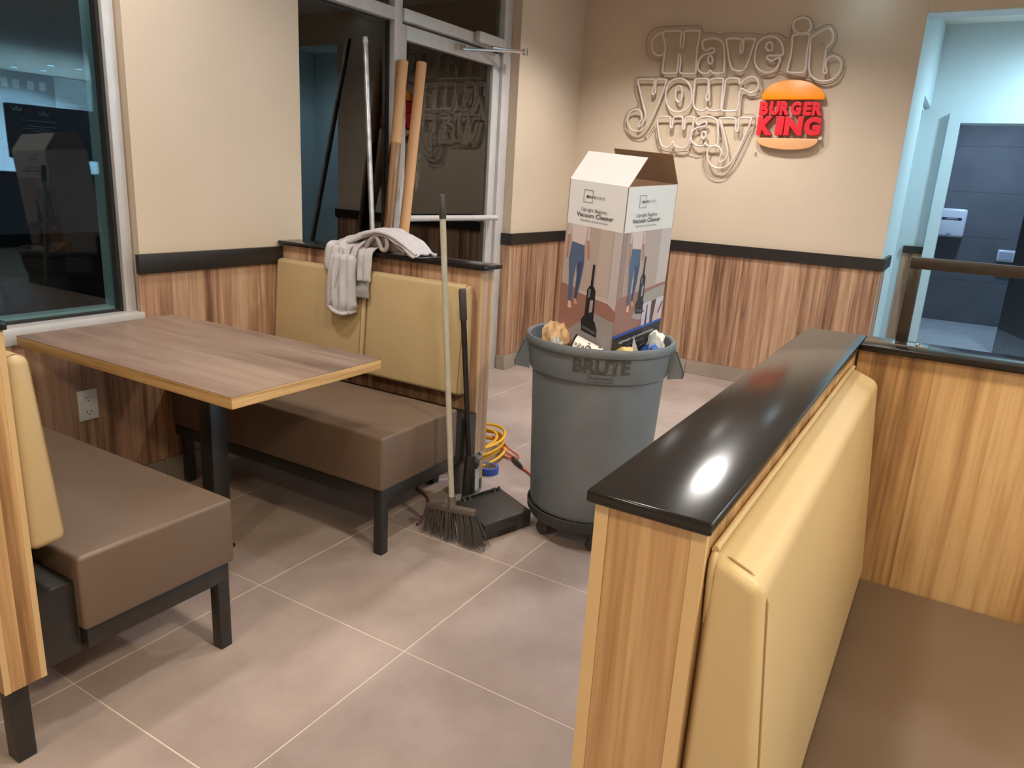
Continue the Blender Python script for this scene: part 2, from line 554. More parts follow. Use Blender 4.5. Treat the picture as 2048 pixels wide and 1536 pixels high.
box('trim_4', 7.228, 7.25, 0.30, 0.45, 0.93, 0.99, MT['black_trim'], label='short black chair rail at the end of the corridor', cat='chair rail', **ST)
hd = box('trim_5', XB, 5.60, -1.7, 0.449, 2.45, CEIL, MT['paint'], label='beige header over the corridor opening', cat='header', **ST)
box('header_lining', XB + 0.003, 5.604, -1.7, 0.446, 2.444, 2.45, MT['paint_white'], hd)

d2 = thing('door_2', (6.84, 0.5, 0), 'pale flush door recessed in the corridor side wall', 'door'); d2['kind'] = 'structure'
box('door_leaf', 6.47, 7.21, 0.515, 0.555, 0.005, 2.06, MT['paint_white'], d2)
bm = bm_box(bmesh.new(), 6.43, 6.47, 0.49, 0.56, 0, 2.10)
bm_box(bm, 7.21, 7.249, 0.49, 0.56, 0, 2.10)
bm_box(bm, 6.47, 7.21, 0.49, 0.56, 2.06, 2.10)
put('door_frame', bm, MT['paint_white'], d2)

d3 = thing('door_3', (7.3, -0.25, 0), 'restroom doorway with a pale metal frame and its charcoal door open', 'door'); d3['kind'] = 'structure'
bm = bm_box(bmesh.new(), 7.20, 7.42, 0.215, 0.299, 0, 2.058)
bm_box(bm, 7.20, 7.42, -0.80, -0.72, 0, 2.058)
bm_box(bm, 7.20, 7.42, -0.72, 0.215, 1.98, 2.058)
put('door_frame', bm, MT['paint_white'], d3)
lf = prism('door_leaf', [(7.43, -0.70, 0.01), (8.28, -0.40, 0.01), (8.295, -0.443, 0.01), (7.445, -0.743, 0.01)], (0, 0, 1.96), MT['dark_leaf'], d3)
prism('kick_plate', [(7.45, -0.6925, 0.02), (8.26, -0.4066, 0.02), (8.259, -0.4036, 0.02), (7.449, -0.6895, 0.02)], (0, 0, 0.23), MT['kick'], lf)

wr = thing('wall_restroom', (10.2, 0, 0), 'slate tiled restroom wall seen through the doorway', 'wall'); wr['kind'] = 'structure'
for k in range(5):
    for q in range(-3, 2):
        box('tile', 10.262, 10.30, q * 0.61 + 0.001, q * 0.61 + 0.609, 0.001 + k * 0.5, 0.499 + k * 0.5, MT['slate'], wr)
box('wall_core', 10.268, 10.4, -1.7, 0.75, 0, CEIL, MT['slate'], wr)
box('wall_restroom_side', 7.40, 10.262, 0.60, 0.75, 0, CEIL, MT['slate'], label='slate tiled side wall of the restroom', cat='wall', **ST)
box('floor_restroom', 7.2, 10.262, -1.7, 0.6, -0.0034, 0.002, MT['pale_floor'], label='pale tiled restroom floor beyond the doorway', cat='floor', **ST)
box('floor_corridor', XB + 0.3, 7.2, -1.7, 0.449, -0.0034, 0.001, MT['floor'], label='tiled corridor floor outside the restroom', cat='floor', **ST)

# far side of the room, seen only mirrored in the dark glass
wf = thing('wall_far', (7, -9.3, 0), 'far service counter wall with pale tiles', 'wall'); wf['kind'] = 'structure'
box('painted_wall', -3.0, 9.4, -9.4, -9.3, 0, CEIL, plain('grey upper wall', srgb(150, 152, 155), 0.6), wf)
mwh = plain('white wall tile', srgb(225, 228, 230), 0.3)
for k in range(9):
    for q in range(4):
        xa = 8.2 + q * 0.3 - (0.15 if k % 2 else 0)
        box('tile', max(8.2, xa), min(9.3, xa + 0.293), -9.30, -9.285, 1.95 + k * 0.085, 1.95 + k * 0.085 + 0.079, mwh, wf)
for k, xx in enumerate((7.28, 7.47, 7.72, 7.93)):
    box('paper_sheet', xx, xx + 0.11, -9.299, -9.295, 2.43, 2.58, MT['white_plastic'], label=('leftmost', 'second', 'third', 'rightmost')[k] + ' white paper sheet pinned on the far counter wall, as mirrored in the window', cat='paper', group='paper sheets on the far wall')
box('wall_side_far', 9.2, 9.4, -9.3, -1.85, 0, CEIL, MT['paint_white'], label='pale side wall of the far service area', cat='wall', **ST)
box('wall_front', -3.15, -3.0, -9.4, 2.95, 0, CEIL, MT['paint'], label='beige wall behind the camera', cat='wall', **ST)
ct = thing('service_counter', (7.0, -6.2, 0), 'dark service counter with a black menu screen on top', 'counter')
box('counter_body', 4.6, 9.1, -6.5, -6.0, 0.0, 1.02, MT['dark_leaf'], ct, 0.01)
box('counter_top', 4.55, 9.15, -6.55, -5.95, 1.02, 1.06, MT['black_top'], ct, 0.005)
box('menu_screen', 5.8, 8.2, -6.26, -6.2, 1.25, 2.0, MT['dark_leaf'], ct, 0.01)
bm = bm_box(bmesh.new(), 5.9, 5.96, -6.25, -6.2, 1.06, 1.26); bm_box(bm, 8.0, 8.06, -6.25, -6.2, 1.06, 1.26)
bm.free()
for xx in (5.9, 8.0):
    box('screen_post', xx, xx + 0.06, -6.25, -6.2, 1.06, 1.26, MT['black_metal'], ct)
for xx, zz in ((5.95, 1.93), (6.32, 1.89)):
    prism('crown_emblem', [(xx - .06, -6.199, zz - .03), (xx + .06, -6.199, zz - .03), (xx + .075, -6.199, zz + .035), (xx + .035, -6.199, zz), (xx, -6.199, zz + .05), (xx - .035, -6.199, zz), (xx - .075, -6.199, zz + .035)], (0, 0.004, 0), MT['white_plastic'], ct)
for zz, xa, xb in ((1.775, 6.0, 6.5), (1.70, 6.05, 6.47), (1.665, 6.0, 6.4), (1.63, 6.12, 6.36)):
    box('menu_line', xa, xb, -6.2, -6.197, zz, zz + 0.013, MT['white_plastic'], ct)

# skirting tiles
def skirting(name, label, runs):
    r = thing(name, runs[0][:2] + (0,), label, 'baseboard'); r['kind'] = 'structure'
    for (x0, y0, x1, y1) in runs:
        box('tile', x0, x1, y0, y1, 0.0005, 0.103, MT['base_tile'], r, 0.0015, 1)


sk = []
y = 0.45
while y < YP - 0.02:
    y2 = min(y + 0.603, YP - 0.012)
    sk.append((XB - 0.014, y + 0.001, XB - 0.0005, y2 - 0.001)); y += 0.603
skirting('baseboard_back', 'grey tile skirting along the sign wall', sk)
skirting('baseboard_pillar', 'grey tile skirting round the short wall by the door', [(4.510, YP - 0.014, 5.0, YP - 0.0005), (5.002, YP - 0.014, XB - 0.015, YP - 0.0005), (4.510, YP, 4.5245, 2.795)])
skirting('baseboard_left', 'grey tile skirting under the window booth', [(k * 0.61 - 0.61, YW - 0.014, k * 0.61 - 0.002, YW - 0.0005) for k in range(0, 5)])

# left window
w1 = thing('window_1', (1.0, 2.83, 0.69), 'large dark window with an aluminium frame beside the booth table', 'window'); w1['kind'] = 'structure'
box('sill', -1.2, 1.783, YW - 0.012, 2.86, 0.690, 0.752, MT['alu'], w1, 0.003)
box('jamb', 1.735, 1.778, 2.825, 2.875, 0.752, 2.52, MT['alu'], w1, 0.002)
box('gasket', 1.722, 1.735, 2.845, 2.875, 0.752, 2.52, MT['gasket'], w1)
box('gasket', -1.2, 1.722, 2.848, 2.875, 0.752, 0.760, MT['gasket'], w1)
bm = bm_box(bmesh.new(), 1.725, 1.785, 2.885, 2.95, 0.69, 2.52)
bm_box(bm, -1.2, 1.725, 2.885, 2.95, 0.69, 0.768)
put('outer_frame', bm, MT['cool_lit_frame'], w1)
box('pane', -1.2, 1.73, 2.876, 2.882, 0.755, 2.52, MT['glass_left'], w1)

# storefront sidelight and transom
w2 = thing('window_2', (3.3, 2.83, 0), 'tall aluminium sidelight and transom beside the glass door', 'window'); w2['kind'] = 'structure'
F0, F1 = 2.80, 2.87
box('mullion', 3.333, 3.398, F0, F1, 0, CEIL, MT['alu'], w2, 0.002)
box('mullion', 2.60, 2.648, F0 + 0.002, F1, 0, CEIL, MT['alu'], w2, 0.002)
box('jamb', 4.425, 4.522, F0, F1, 0, CEIL, MT['alu'], w2, 0.002)
box('jamb_stop', 4.40, 4.428, F0 + 0.025, F1 - 0.01, 0, 2.135, MT['alu'], w2, 0.001)
box('header', 2.648, 3.333, F0, F1, 2.128, 2.190, MT['alu'], w2, 0.002)
box('header', 3.398, 4.425, F0 - 0.012, F1, 2.138, 2.198, MT['alu'], w2, 0.002)
box('bottom_rail', 2.648, 3.333, F0, F1, 0, 0.11, MT['alu'], w2, 0.002)
bm = bm_box(bmesh.new(), 3.318, 3.333, 2.833, 2.86, 0.11, 2.128); bm_box(bm, 2.648, 3.318, 2.838, 2.86, 2.118, 2.128)
put('gasket', bm, MT['gasket'], w2)
box('pane', 2.64, 3.335, 2.842, 2.848, 0.1, 2.13, MT['glass'], w2)
box('pane', 2.64, 3.335, 2.842, 2.848, 2.19, CEIL, MT['glass'], w2)
box('pane', 3.396, 4.43, 2.842, 2.848, 2.197, CEIL, MT['glass'], w2)

d1 = thing('door_1', (3.9, 2.83, 0), 'aluminium framed glass entrance door with a horizontal push bar', 'door'); d1['kind'] = 'structure'
D0, D1 = 2.815, 2.86
box('stile', 3.405, 3.455, D0, D1, 0.01, 2.125, MT['alu'], d1, 0.003)
box('stile', 4.335, 4.392, D0, D1, 0.01, 2.125, MT['alu'], d1, 0.003)
box('top_rail', 3.455, 4.335, D0, D1, 2.05, 2.125, MT['alu'], d1, 0.003)
box('bottom_rail', 3.455, 4.335, D0, D1, 0.01, 0.2, MT['alu'], d1, 0.003)
box('pane', 3.45, 4.34, 2.836, 2.842, 0.19, 2.055, MT['glass'], d1)
pb = tube('push_bar', [(3.42, 2.755, 1.100), (4.362, 2.755, 1.092)], 0.018, MT['alu'], d1, seg=12)
bm = bm_tube(bmesh.new(), [(3.43, 2.755, 1.100), (3.43, 2.82, 1.100)], 0.012); bm_tube(bm, [(4.355, 2.755, 1.092), (4.355, 2.82, 1.092)], 0.012)
put('bar_bracket', bm, MT['chrome'], pb, smooth=50)
cl = box('closer_body', 4.06, 4.36, 2.74, 2.788, 2.140, 2.205, MT['alu'], d1, 0.012, 3)
bm = bm_tube(bmesh.new(), [(4.22, 2.755, 2.135), (4.44, 2.645, 2.140)], 0.010, seg=6)
bm_tube(bm, [(4.44, 2.645, 2.140), (3.95, 2.79, 2.085)], 0.008, seg=6)
bm_box(bm, 3.91, 3.97, 2.785, 2.815, 2.075, 2.11)
bm_tube(bm, [(4.44, 2.645, 2.12), (4.44, 2.645, 2.16)], 0.016, seg=10)
put('closer_arm', bm, MT['chrome'], d1, smooth=50)

# outside, dark
box('ground_outside', -6, 14, 2.95, 14, -0.12, -0.04, MT['asphalt'], label='dark paving outside the windows', cat='ground', **ST)
wo = thing('wall_outside', (6.2, 4.6, 0), 'dim brick wall seen outside through the glass door', 'wall'); wo['kind'] = 'structure'
box('mortar', 4.2, 9.0, 4.61, 4.8, -0.05, 2.6, MT['ext_mortar'], wo)
bme = bpy.data.meshes.new('brick'); bm = bm_box(bmesh.new(), 0, 0.286, -0.006, 0.012, 0, 0.085, 0.004, 1); bm.to_mesh(bme); bm.free(); bme.materials.append(MT['ext_brick'])
for k in range(17):
    for q in range(12):
        xx = 5.0 + q * 0.3 + (0.15 if k % 2 else 0)
        o = bpy.data.objects.new('brick', bme); COL.objects.link(o); o.parent = wo
        o.location = (xx - 6.2, 4.61 - 4.6 - random.uniform(0, 0.003), k * 0.098 + 0.002)


def outside_fill_lamp(x, y, z, watts, col, label):  # unseen fixture, added only for the light it gives outside
    t = thing('outside_fill_lamp', (x, y, z), label, 'outdoor lamp', 'added lights outside')
    put('housing', bm_lathe(bmesh.new(), [(0.0, 0.09), (0.07, 0.09), (0.085, 0.03), (0.085, 0.0), (0.075, 0.0), (0.07, 0.02), (0.0, 0.03)], (x, y, z), 24), MT['black_metal'], t, smooth=40)
    put('arm', bm_tube(bmesh.new(), [(x, y, z + 0.08), (x, y, z + 0.14), (x, 2.95, z + 0.14)], 0.015, seg=8), MT['black_metal'], t, smooth=50)
    ld = bpy.data.lights.new('outside_fill_beam', 'SPOT')
    ld.energy, ld.color, ld.spot_size, ld.spot_blend, ld.shadow_soft_size = watts, col, math.radians(140), 0.5, 0.06
    lo = bpy.data.objects.new('outside_fill_beam', ld); COL.objects.link(lo)
    lo.parent = t
    lo.location = (0, 0, -0.01)


outside_fill_lamp(5.6, 3.45, 2.75, 28, (1.0, 0.93, 0.84), 'unseen lamp added outside to light the brick wall beyond the glass door')  # added so the bricks show through the door
outside_fill_lamp(1.0, 3.30, 2.75, 10, (0.55, 0.85, 1.0), 'unseen cool lamp added outside to light the left window frame')  # added to brighten the outer window frame and the ground

# ------------------------------------------------------------------ booths by the window
def booth_wall(x0, x1, y0, mat, label, leg_y, endmat, over=0.024, front=0.028, zl=0.992):
    t = thing('booth_divider', ((x0 + x1) / 2, (y0 + 2.78) / 2, 0), label, 'partition')
    box('panel', x0, x1, y0 + 0.012, 2.782, 0.20, zl, mat, t)
    box('end_panel', x0, x1, y0, y0 + 0.012, 0.20, zl, endmat, t)
    bm = bm_box(bmesh.new(), x0 - 0.001, x0 + 0.012, y0 - 0.001, y0 + 0.002, 0.20, zl)
    bm_box(bm, x1 - 0.012, x1 + 0.001, y0 - 0.001, y0 + 0.002, 0.20, zl)
    put('edge_banding', bm, MT['banding'], t)
    box('ledge', x0 - over, x1 + over, y0 - front, 2.783, zl, zl + 0.018, MT['black_top'], t, 0.003)
    box('leg', x0 + 0.014, x1 - 0.032, leg_y, leg_y + 0.045, 0.0, 0.20, MT['black_metal'], t, 0.002)
    box('leg', x0 + 0.014, x1 - 0.032, 2.60, 2.645, 0.0, 0.20, MT['black_metal'], t, 0.002)
    return t


def pad(name, prof, d, parent, bevel=0.020):
    """upholstered pad: profile polygon extruded, soft edges, with a piped seam round its near end"""
    o = prism(name, prof, d, MT['back'], parent, bevel, 4)
    d = Vector(d)
    c = sum((Vector(p) for p in prof), Vector()) / len(prof)
    loop = []
    n = len(prof)
    for i in range(n):
        p, a, b = Vector(prof[i]), Vector(prof[i - 1]), Vector(prof[(i + 1) % n])
        r = 0.021
        pa = p + (a - p).normalized() * r
        pb = p + (b - p).normalized() * r
        loop += [pa, p + ((pa - p) + (pb - p)) * 0.29, pb]
    loop = [c + (q - c) * 1.0 + d.normalized() * 0.0155 for q in loop]
    tube('piping', loop, 0.0022, MT['piping'], o, closed=True, seg=6)
    return o


def booth_bench(s, xw, xs0, xs1, z0, label, pads, zb, zt):
    """s: +1 seat looks towards +x; xw: wall face; xs0..xs1 seat"""
    t = thing('booth_bench', ((xs0 + xs1) / 2, 2.2, 0), label, 'bench')
    box('seat', xs0, xs1, 1.604, 2.778, z0, 0.457, MT['seat'], t, 0.011, 3)
    fx0, fx1 = (xw + 0.001, xs0 - 0.0) if s > 0 else (xs1, xw - 0.001)
    box('support_box', fx0, fx1, 1.632, 2.775, 0.20, 0.392, MT['black_metal'], t, 0.003)
    lx0, lx1 = (xs1 - 0.055, xs1 - 0.018) if s > 0 else (xs0 + 0.008, xs0 + 0.045)
    # square tube frame under the seat
    box('frame_rail', xs0 + 0.008, xs1 - 0.018, 1.612, 1.648, z0 - 0.052, z0, MT['black_metal'], t, 0.002)
    box('frame_rail', lx0, lx1, 1.648, 2.775, z0 - 0.052, z0, MT['black_metal'], t, 0.002)
    for yy in (1.612, 2.70):
        box('leg', lx0, lx1, yy, yy + 0.037, 0.0, z0 - 0.052, MT['black_metal'], t, 0.002)
    for (ya, yb) in pads:
        pr = [(xw, ya, zb), (xw + s * 0.082, ya, zb), (xw + s * 0.046, ya, zt), (xw, ya, zt)]
        pad('backrest', pr, (0, yb - ya, 0), t)
    return t


booth_wall(0.640, 0.727, 1.612, MT['oak'], 'low oak booth wall with black ledge at the left edge', 1.630, MT['oak'], 0.006, 0.010, 1.004)
booth_wall(2.507, 2.597, 1.640, MT['wood'], 'low walnut booth wall with the grey jacket over its black ledge', 1.86, MT['wood'])
booth_bench(1, 0.727, 0.818, 1.245, 0.264, 'brown vinyl bench at the left, its tan backrest cut by the picture edge', [(1.614, 2.776)], 0.507, 0.946)
booth_bench(-1, 2.507, 1.871, 2.325, 0.254, 'brown vinyl bench behind the table with two tan backrest pads', [(1.668, 2.205), (2.212, 2.776)], 0.470, 0.930)

tb = thing('booth_table', (1.58, 2.18, 0), 'taupe laminate booth table with oak edge on a black column', 'table')
box('table_top', 1.275, 1.885, 1.626, 2.735, 0.7345, 0.7365, MT['table_top'], tb)
box('edge_band', 1.2745, 1.8855, 1.6255, 2.7355, 0.701, 0.7345, MT['table_edge'], tb, 0.0012, 1)
box('column', 1.545, 1.610, 2.085, 2.150, 0.012, 0.688, MT['black_metal'], tb, 0.003)
box('top_plate', 1.42, 1.73, 1.96, 2.28, 0.688, 0.701, MT['black_metal'], tb)
box('foot_plate', 1.538, 1.617, 2.078, 2.157, 0.0, 0.012, MT['black_metal'], tb, 0.003)

ot = thing('wall_outlet', (1.52, YW - 0.008, 0.36), 'white double wall outlet below the window', 'outlet')
box('cover_plate', 1.481, 1.558, YW - 0.013, YW - 0.0062, 0.360, 0.480, MT['white_plastic'], ot, 0.003)
for zz in (0.392, 0.448):
    so = lathe('socket', [(0.0, 0.0), (0.018, 0.0), (0.018, 0.002), (0.0, 0.002)], (1.5195, YW - 0.013, zz), MT['white_plastic'], ot, 20, axis=(0, -1, 0))
    bm = bm_box(bmesh.new(), 1.511, 1.5135, YW - 0.0158, YW - 0.0148, zz - 0.002, zz + 0.008)
    bm_box(bm, 1.5255, 1.528, YW - 0.0158, YW - 0.0148, zz - 0.002, zz + 0.007)
    bm_lathe(bm, [(0, 0), (0.0028, 0), (0.0028, 0.001), (0, 0.001)], (1.5195, YW - 0.0148, zz - 0.008), 10, 0, (0, -1, 0))
    put('slots', bm, MT['dark_slot'], so)

# ------------------------------------------------------------------ right hand partition and bench
ZT = 1.030
nd = thing('booth_divider', (1.3, 0.233, 0), 'near oak half wall with a glossy black top running to the back', 'partition')
box('panel', 0.712, 1.985, 0.171, 0.296, 0.14, ZT - 0.015, MT['oak'], nd)
box('end_panel', 0.705, 0.712, 0.186, 0.281, 0.14, ZT - 0.015, MT['oak'], nd)
bm = bm_box(bmesh.new(), 0.7035, 0.712, 0.2805, 0.2965, 0.14, ZT - 0.015)
bm_box(bm, 0.7035, 0.712, 0.1705, 0.1865, 0.14, ZT - 0.015)
put('edge_banding', bm, MT['banding'], nd)
box('ledge', 0.690, 1.985, 0.164, 0.303, ZT - 0.015, ZT, MT['black_top'], nd, 0.003, 3)
for xx in (0.75, 1.80):
    box('leg', xx, xx + 0.045, 0.21, 0.255, 0, 0.14, MT['black_metal'], nd, 0.002)
cd = thing('booth_divider', (1.92, -0.5, 0), 'oak half wall with a black ledge carrying the metal railing', 'partition')
box('panel', 1.868, 1.972, -1.4, 0.1695, 0.14, ZT - 0.015, MT['oak'], cd)
box('ledge', 1.853, 1.987, -1.4, 0.163, ZT - 0.015, ZT, MT['black_top'], cd, 0.002)
box('corner_seam', 1.8665, 1.870, 0.1655, 0.171, 0.16, ZT - 0.016, MT['gasket'], cd)
for yy in (-1.3, -0.1):
    box('leg', 1.89, 1.935, yy, yy + 0.045, 0, 0.14, MT['black_metal'], cd, 0.002)
ra = thing('railing', (1.93, -0.5, ZT), 'dark square tube metal railing standing on the oak half wall', 'railing')
rm = plain('dark bronze tube', srgb(62, 56, 50), 0.32, metal=0.6)
box('post', 1.914, 1.939, 0.074, 0.099, ZT + 0.003, 1.206, rm, ra, 0.001)
box('post', 1.914, 1.939, -1.30, -1.275, ZT + 0.003, 1.206, rm, ra, 0.001)
box('top_rail', 1.914, 1.939, -1.30, 0.099, 1.206, 1.231, rm, ra, 0.001)
for ya in (0.030, -1.345):
    pl = box('base_plate', 1.905, 1.948, ya, ya + 0.075, ZT, ZT + 0.003, MT['chrome'], ra)
    lathe('bolt', [(0, 0), (0.006, 0), (0.006, 0.003), (0.003, 0.005), (0, 0.005)], (1.926, ya + 0.02, ZT + 0.003), MT['chrome'], pl, 12)

br = thing('booth_bench', (1.3, -0.2, 0), 'brown vinyl bench at lower right below a long tan backrest', 'bench')
box('seat', 0.73, 1.864, -0.52, 0.078, 0.264, 0.457, MT['seat'], br, 0.011, 3)
box('support_box', 0.76, 1.864, 0.079, 0.168, 0.20, 0.40, MT['black_metal'], br, 0.003)
for yy in (-0.50, 0.04):
    box('frame_rail', 0.75, 1.86, yy, yy + 0.037, 0.212, 0.264, MT['black_metal'], br, 0.002)
    for xx in (0.75, 1.82):
        box('leg', xx, xx + 0.037, yy, yy + 0.037, 0, 0.212, MT['black_metal'], br, 0.002)
pd = pad('backrest', [(0.716, 0.1695, 0.500), (0.716, 0.066, 0.500), (0.716, 0.110, 0.962), (0.716, 0.1695, 0.986)], (1.084, 0, 0), br, 0.014)
tube('top_piping', smooth_path([(0.726, 0.1655, 0.90), (0.718, 0.1655, 0.965), (0.73, 0.1655, 0.984), (0.78, 0.1655, 0.988), (1.3, 0.1655, 0.987), (1.76, 0.1655, 0.986), (1.793, 0.1655, 0.975), (1.799, 0.1655, 0.93)], sub=5), 0.0042, MT['back'], pd)

# ------------------------------------------------------------------ grey wheeled bin
BX, BY = 2.545, 1.115
gm = plain('grey bin plastic', srgb(103, 109, 114), 0.5, var=0.10, scale=9, bump=0.05, bscale=40)
gd = plain('dark dolly plastic', srgb(54, 52, 51), 0.55, var=0.15, scale=12)
gp = plain('dark moulded lettering', srgb(66, 64, 63), 0.6)
bn = thing('trash_can', (BX, BY, 0), 'round grey plastic bin on a wheeled dolly, full of rubbish', 'trash can')
prof = [(0.0, 0.118), (0.205, 0.118), (0.222, 0.128), (0.228, 0.145), (0.250, 0.672), (0.2605, 0.676), (0.264, 0.684), (0.2690, 0.770), (0.2775, 0.772),
        (0.2815, 0.778), (0.2815, 0.796), (0.2785, 0.802), (0.270, 0.803), (0.2635, 0.799), (0.2585, 0.77), (0.240, 0.62), (0.218, 0.150), (0.0, 0.140)]
bo = lathe('body', prof, (BX, BY, 0), gm, bn, 72)
for sgn, ph in ((1, 203.7 + 88), (-1, 203.7 - 88)):
    a = math.radians(ph)
    er, et = Vector((math.cos(a), math.sin(a), 0)), Vector((-math.sin(a), math.cos(a), 0))
    P = lambda r, tt, z: Vector((BX, BY, 0)) + er * r + et * tt + Vector((0, 0, z))
    bm = bmesh.new()
    w = 0.062
    for tt in (-w, w - 0.006):     # cheeks
        bm_prism(bm, [P(0.262, tt, 0.775), P(0.284, tt, 0.775), P(0.318, tt, 0.695), P(0.314, tt, 0.676), P(0.258, tt, 0.668)], et * 0.006)
    bm_prism(bm, [P(0.279, -w, 0.775), P(0.285, -w, 0.775), P(0.319, -w, 0.695), P(0.315, -w, 0.675), P(0.309, -w, 0.676), P(0.312, -w, 0.696)], et * (2 * w))
    put('handle', bm, gm, bn, label='moulded side handle')
dl = lathe('dolly', [(0.0, 0.072), (0.20, 0.072), (0.226, 0.082), (0.236, 0.100), (0.238, 0.128), (0.233, 0.130), (0.226, 0.116), (0.0, 0.112)], (BX, BY, 0), gd, bn, 64)
for k in range(5):
    a = math.radians(215 + 72 * k)
    c = Vector((BX + 0.185 * math.cos(a), BY + 0.185 * math.sin(a), 0))
    bm = bm_lathe(bmesh.new(), [(0, -0.011), (0.024, -0.011), (0.029, -0.007), (0.029, 0.007), (0.024, 0.011), (0, 0.011)], c + Vector((0, 0, 0.029)), 20, 0, (math.cos(a + 0.5), math.sin(a + 0.5), 0))
    bm_box(bm, c.x - 0.016, c.x + 0.016, c.y - 0.016, c.y + 0.016, 0.052, 0.074)
    put('caster', bm, gd, dl, smooth=40)


def wrap_text(s, size, zc, ang, rad, mat, name, parent, off=0.0, width=None):
    bm, w, h = text_bm(s, size, off, 0.0, 0.0)
    sx = (width / w) if width else 1.0
    bmesh.ops.subdivide_edges(bm, edges=[e for e in bm.edges if e.calc_length() > 0.02], cuts=2)
    for v in bm.verts:
        x, yv = (v.co.x - w / 2) * sx, v.co.y - h / 2
        r = rad + 0.04 * (zc + yv - 0.72)
        a = math.radians(ang) + x / rad
        v.co = Vector((BX + r * math.cos(a), BY + r * math.sin(a), zc + yv))
    put(name, bm, mat, parent)


wrap_text('BRUTE', 0.066, 0.7405, 206.5, 0.2690, gp, 'brand_lettering', bn, 0.0022, 0.205)
wrap_text('Rubbermaid', 0.017, 0.700, 206.0, 0.2670, gp, 'maker_lettering', bn, 0.0, 0.072)
bm = bmesh.new()
for (za, zb2) in ((0.6855, 0.6875), (0.7130, 0.7150)):
    pts = []
    for k in range(9):
        a = math.radians(206) + (-0.5 + k / 8) * 0.085 / 0.267
        pts.append((a, za, zb2))
    for p, q in zip(pts, pts[1:]):
        vs = [bm.verts.new((BX + 0.2672 * math.cos(t), BY + 0.2672 * math.sin(t), z)) for t, z in ((p[0], za), (q[0], za), (q[0], zb2), (p[0], zb2))]
        bm.faces.new(vs)
for sg in (-0.5, 0.5):
    a0 = math.radians(206) + sg * 0.085 / 0.267
    vs = [bm.verts.new((BX + 0.2672 * math.cos(t), BY + 0.2672 * math.sin(t), z)) for t, z in ((a0, 0.6855), (a0 + 0.008, 0.6855), (a0 + 0.008, 0.715), (a0, 0.715))]
    bm.faces.new(vs)
put('maker_frame', bm, gp, bn)


# ------------------------------------------------------------------ rubbish in the bin
def crumple(name, c, size, mat, label, cat, seed, amp=0.35, sub=4, group=None):
    bm = bmesh.new()
    bmesh.ops.create_icosphere(bm, subdivisions=sub, radius=1.0)
    for v in bm.verts:
        n = v.co.normalized()
        q = n * 1.7 + Vector((seed * 3.1, seed * 1.7, seed))
        k = 1 + amp * noise.noise(q) + amp * 0.9 * abs(noise.noise(q * 2.3)) - amp * 0.35 + amp * 0.8 * abs(noise.noise(q * 4.1)) - amp * 0.5 * abs(noise.noise(q * 7.3))
        v.co = Vector((c[0] + n.x * k * size[0], c[1] + n.y * k * size[1], c[2] + n.z * k * size[2]))
    return put(name, bm, mat, None, smooth=False, label=label, cat=cat, group=group)


m_pile = plain('dark mixed rubbish', srgb(84, 74, 64), 0.8, var=0.4, scale=20)
bm = bmesh.new()
rings = [[bm.verts.new((BX, BY, 0.66))]]
for r in range(1, 8):
    rings.append([bm.verts.new((BX + r * 0.0335 * math.cos(k * math.pi / 14), BY + r * 0.0335 * math.sin(k * math.pi / 14), 0.655 + 0.05 * noise.noise((r * 0.9, k * 0.8, 3.3)))) for k in range(28)])
for k in range(28):
    bm.faces.new((rings[0][0], rings[1][k], rings[1][(k + 1) % 28]))
for r in range(1, 7):
    for k in range(28):
        bm.faces.new((rings[r][k], rings[r + 1][k], rings[r + 1][(k + 1) % 28], rings[r][(k + 1) % 28]))
bmesh.ops.solidify(bm, geom=bm.faces[:], thickness=0.03)
put('rubbish', bm, m_pile, label='mixed rubbish filling the grey bin below its rim', cat='rubbish', kind='stuff')
m_kraft = plain('kraft paper', srgb(200, 164, 124), 0.6, var=0.1, scale=30)
m_white = plain('white paper', srgb(232, 230, 226), 0.7)
m_cream = plain('greaseproof paper', srgb(226, 196, 128), 0.6, var=0.1, scale=20)
m_blue = plain('blue wrapper', srgb(52, 92, 176), 0.45)
m_clear = plain('frosted plastic', srgb(196, 198, 196), 0.3)


def inbin(r, ph, z):
    a = math.radians(ph)
    return (BX + r * math.cos(a), BY + r * math.sin(a), z)


crumple('paper_bag', inbin(0.182, 137, 0.780), (0.058, 0.050, 0.076), m_kraft, 'crumpled brown paper bag in the bin left of the tall box', 'paper bag', 1.3, 0.36, 3)
crumple('plastic_wrap', inbin(0.200, 152, 0.74), (0.026, 0.028, 0.056), m_clear, 'crumpled clear wrap beside the brown bag in the bin', 'wrapper', 2.1, 0.5)
crumple('sandwich_wrapper', inbin(0.198, 230, 0.768), (0.036, 0.048, 0.034), m_cream, 'crumpled yellow food wrapper in front of the printed box', 'wrapper', 3.7, 0.4, 3)
crumple('napkin', inbin(0.205, 288, 0.785), (0.035, 0.032, 0.055), m_white, 'crumpled white napkin at the right rim of the bin', 'napkin', 5.2, 0.38, 3)
crumple('blue_wrapper', inbin(0.205, 270, 0.775), (0.038, 0.034, 0.026), m_blue, 'crumpled blue wrapper at the right rim of the bin', 'wrapper', 6.6, 0.4, 3)
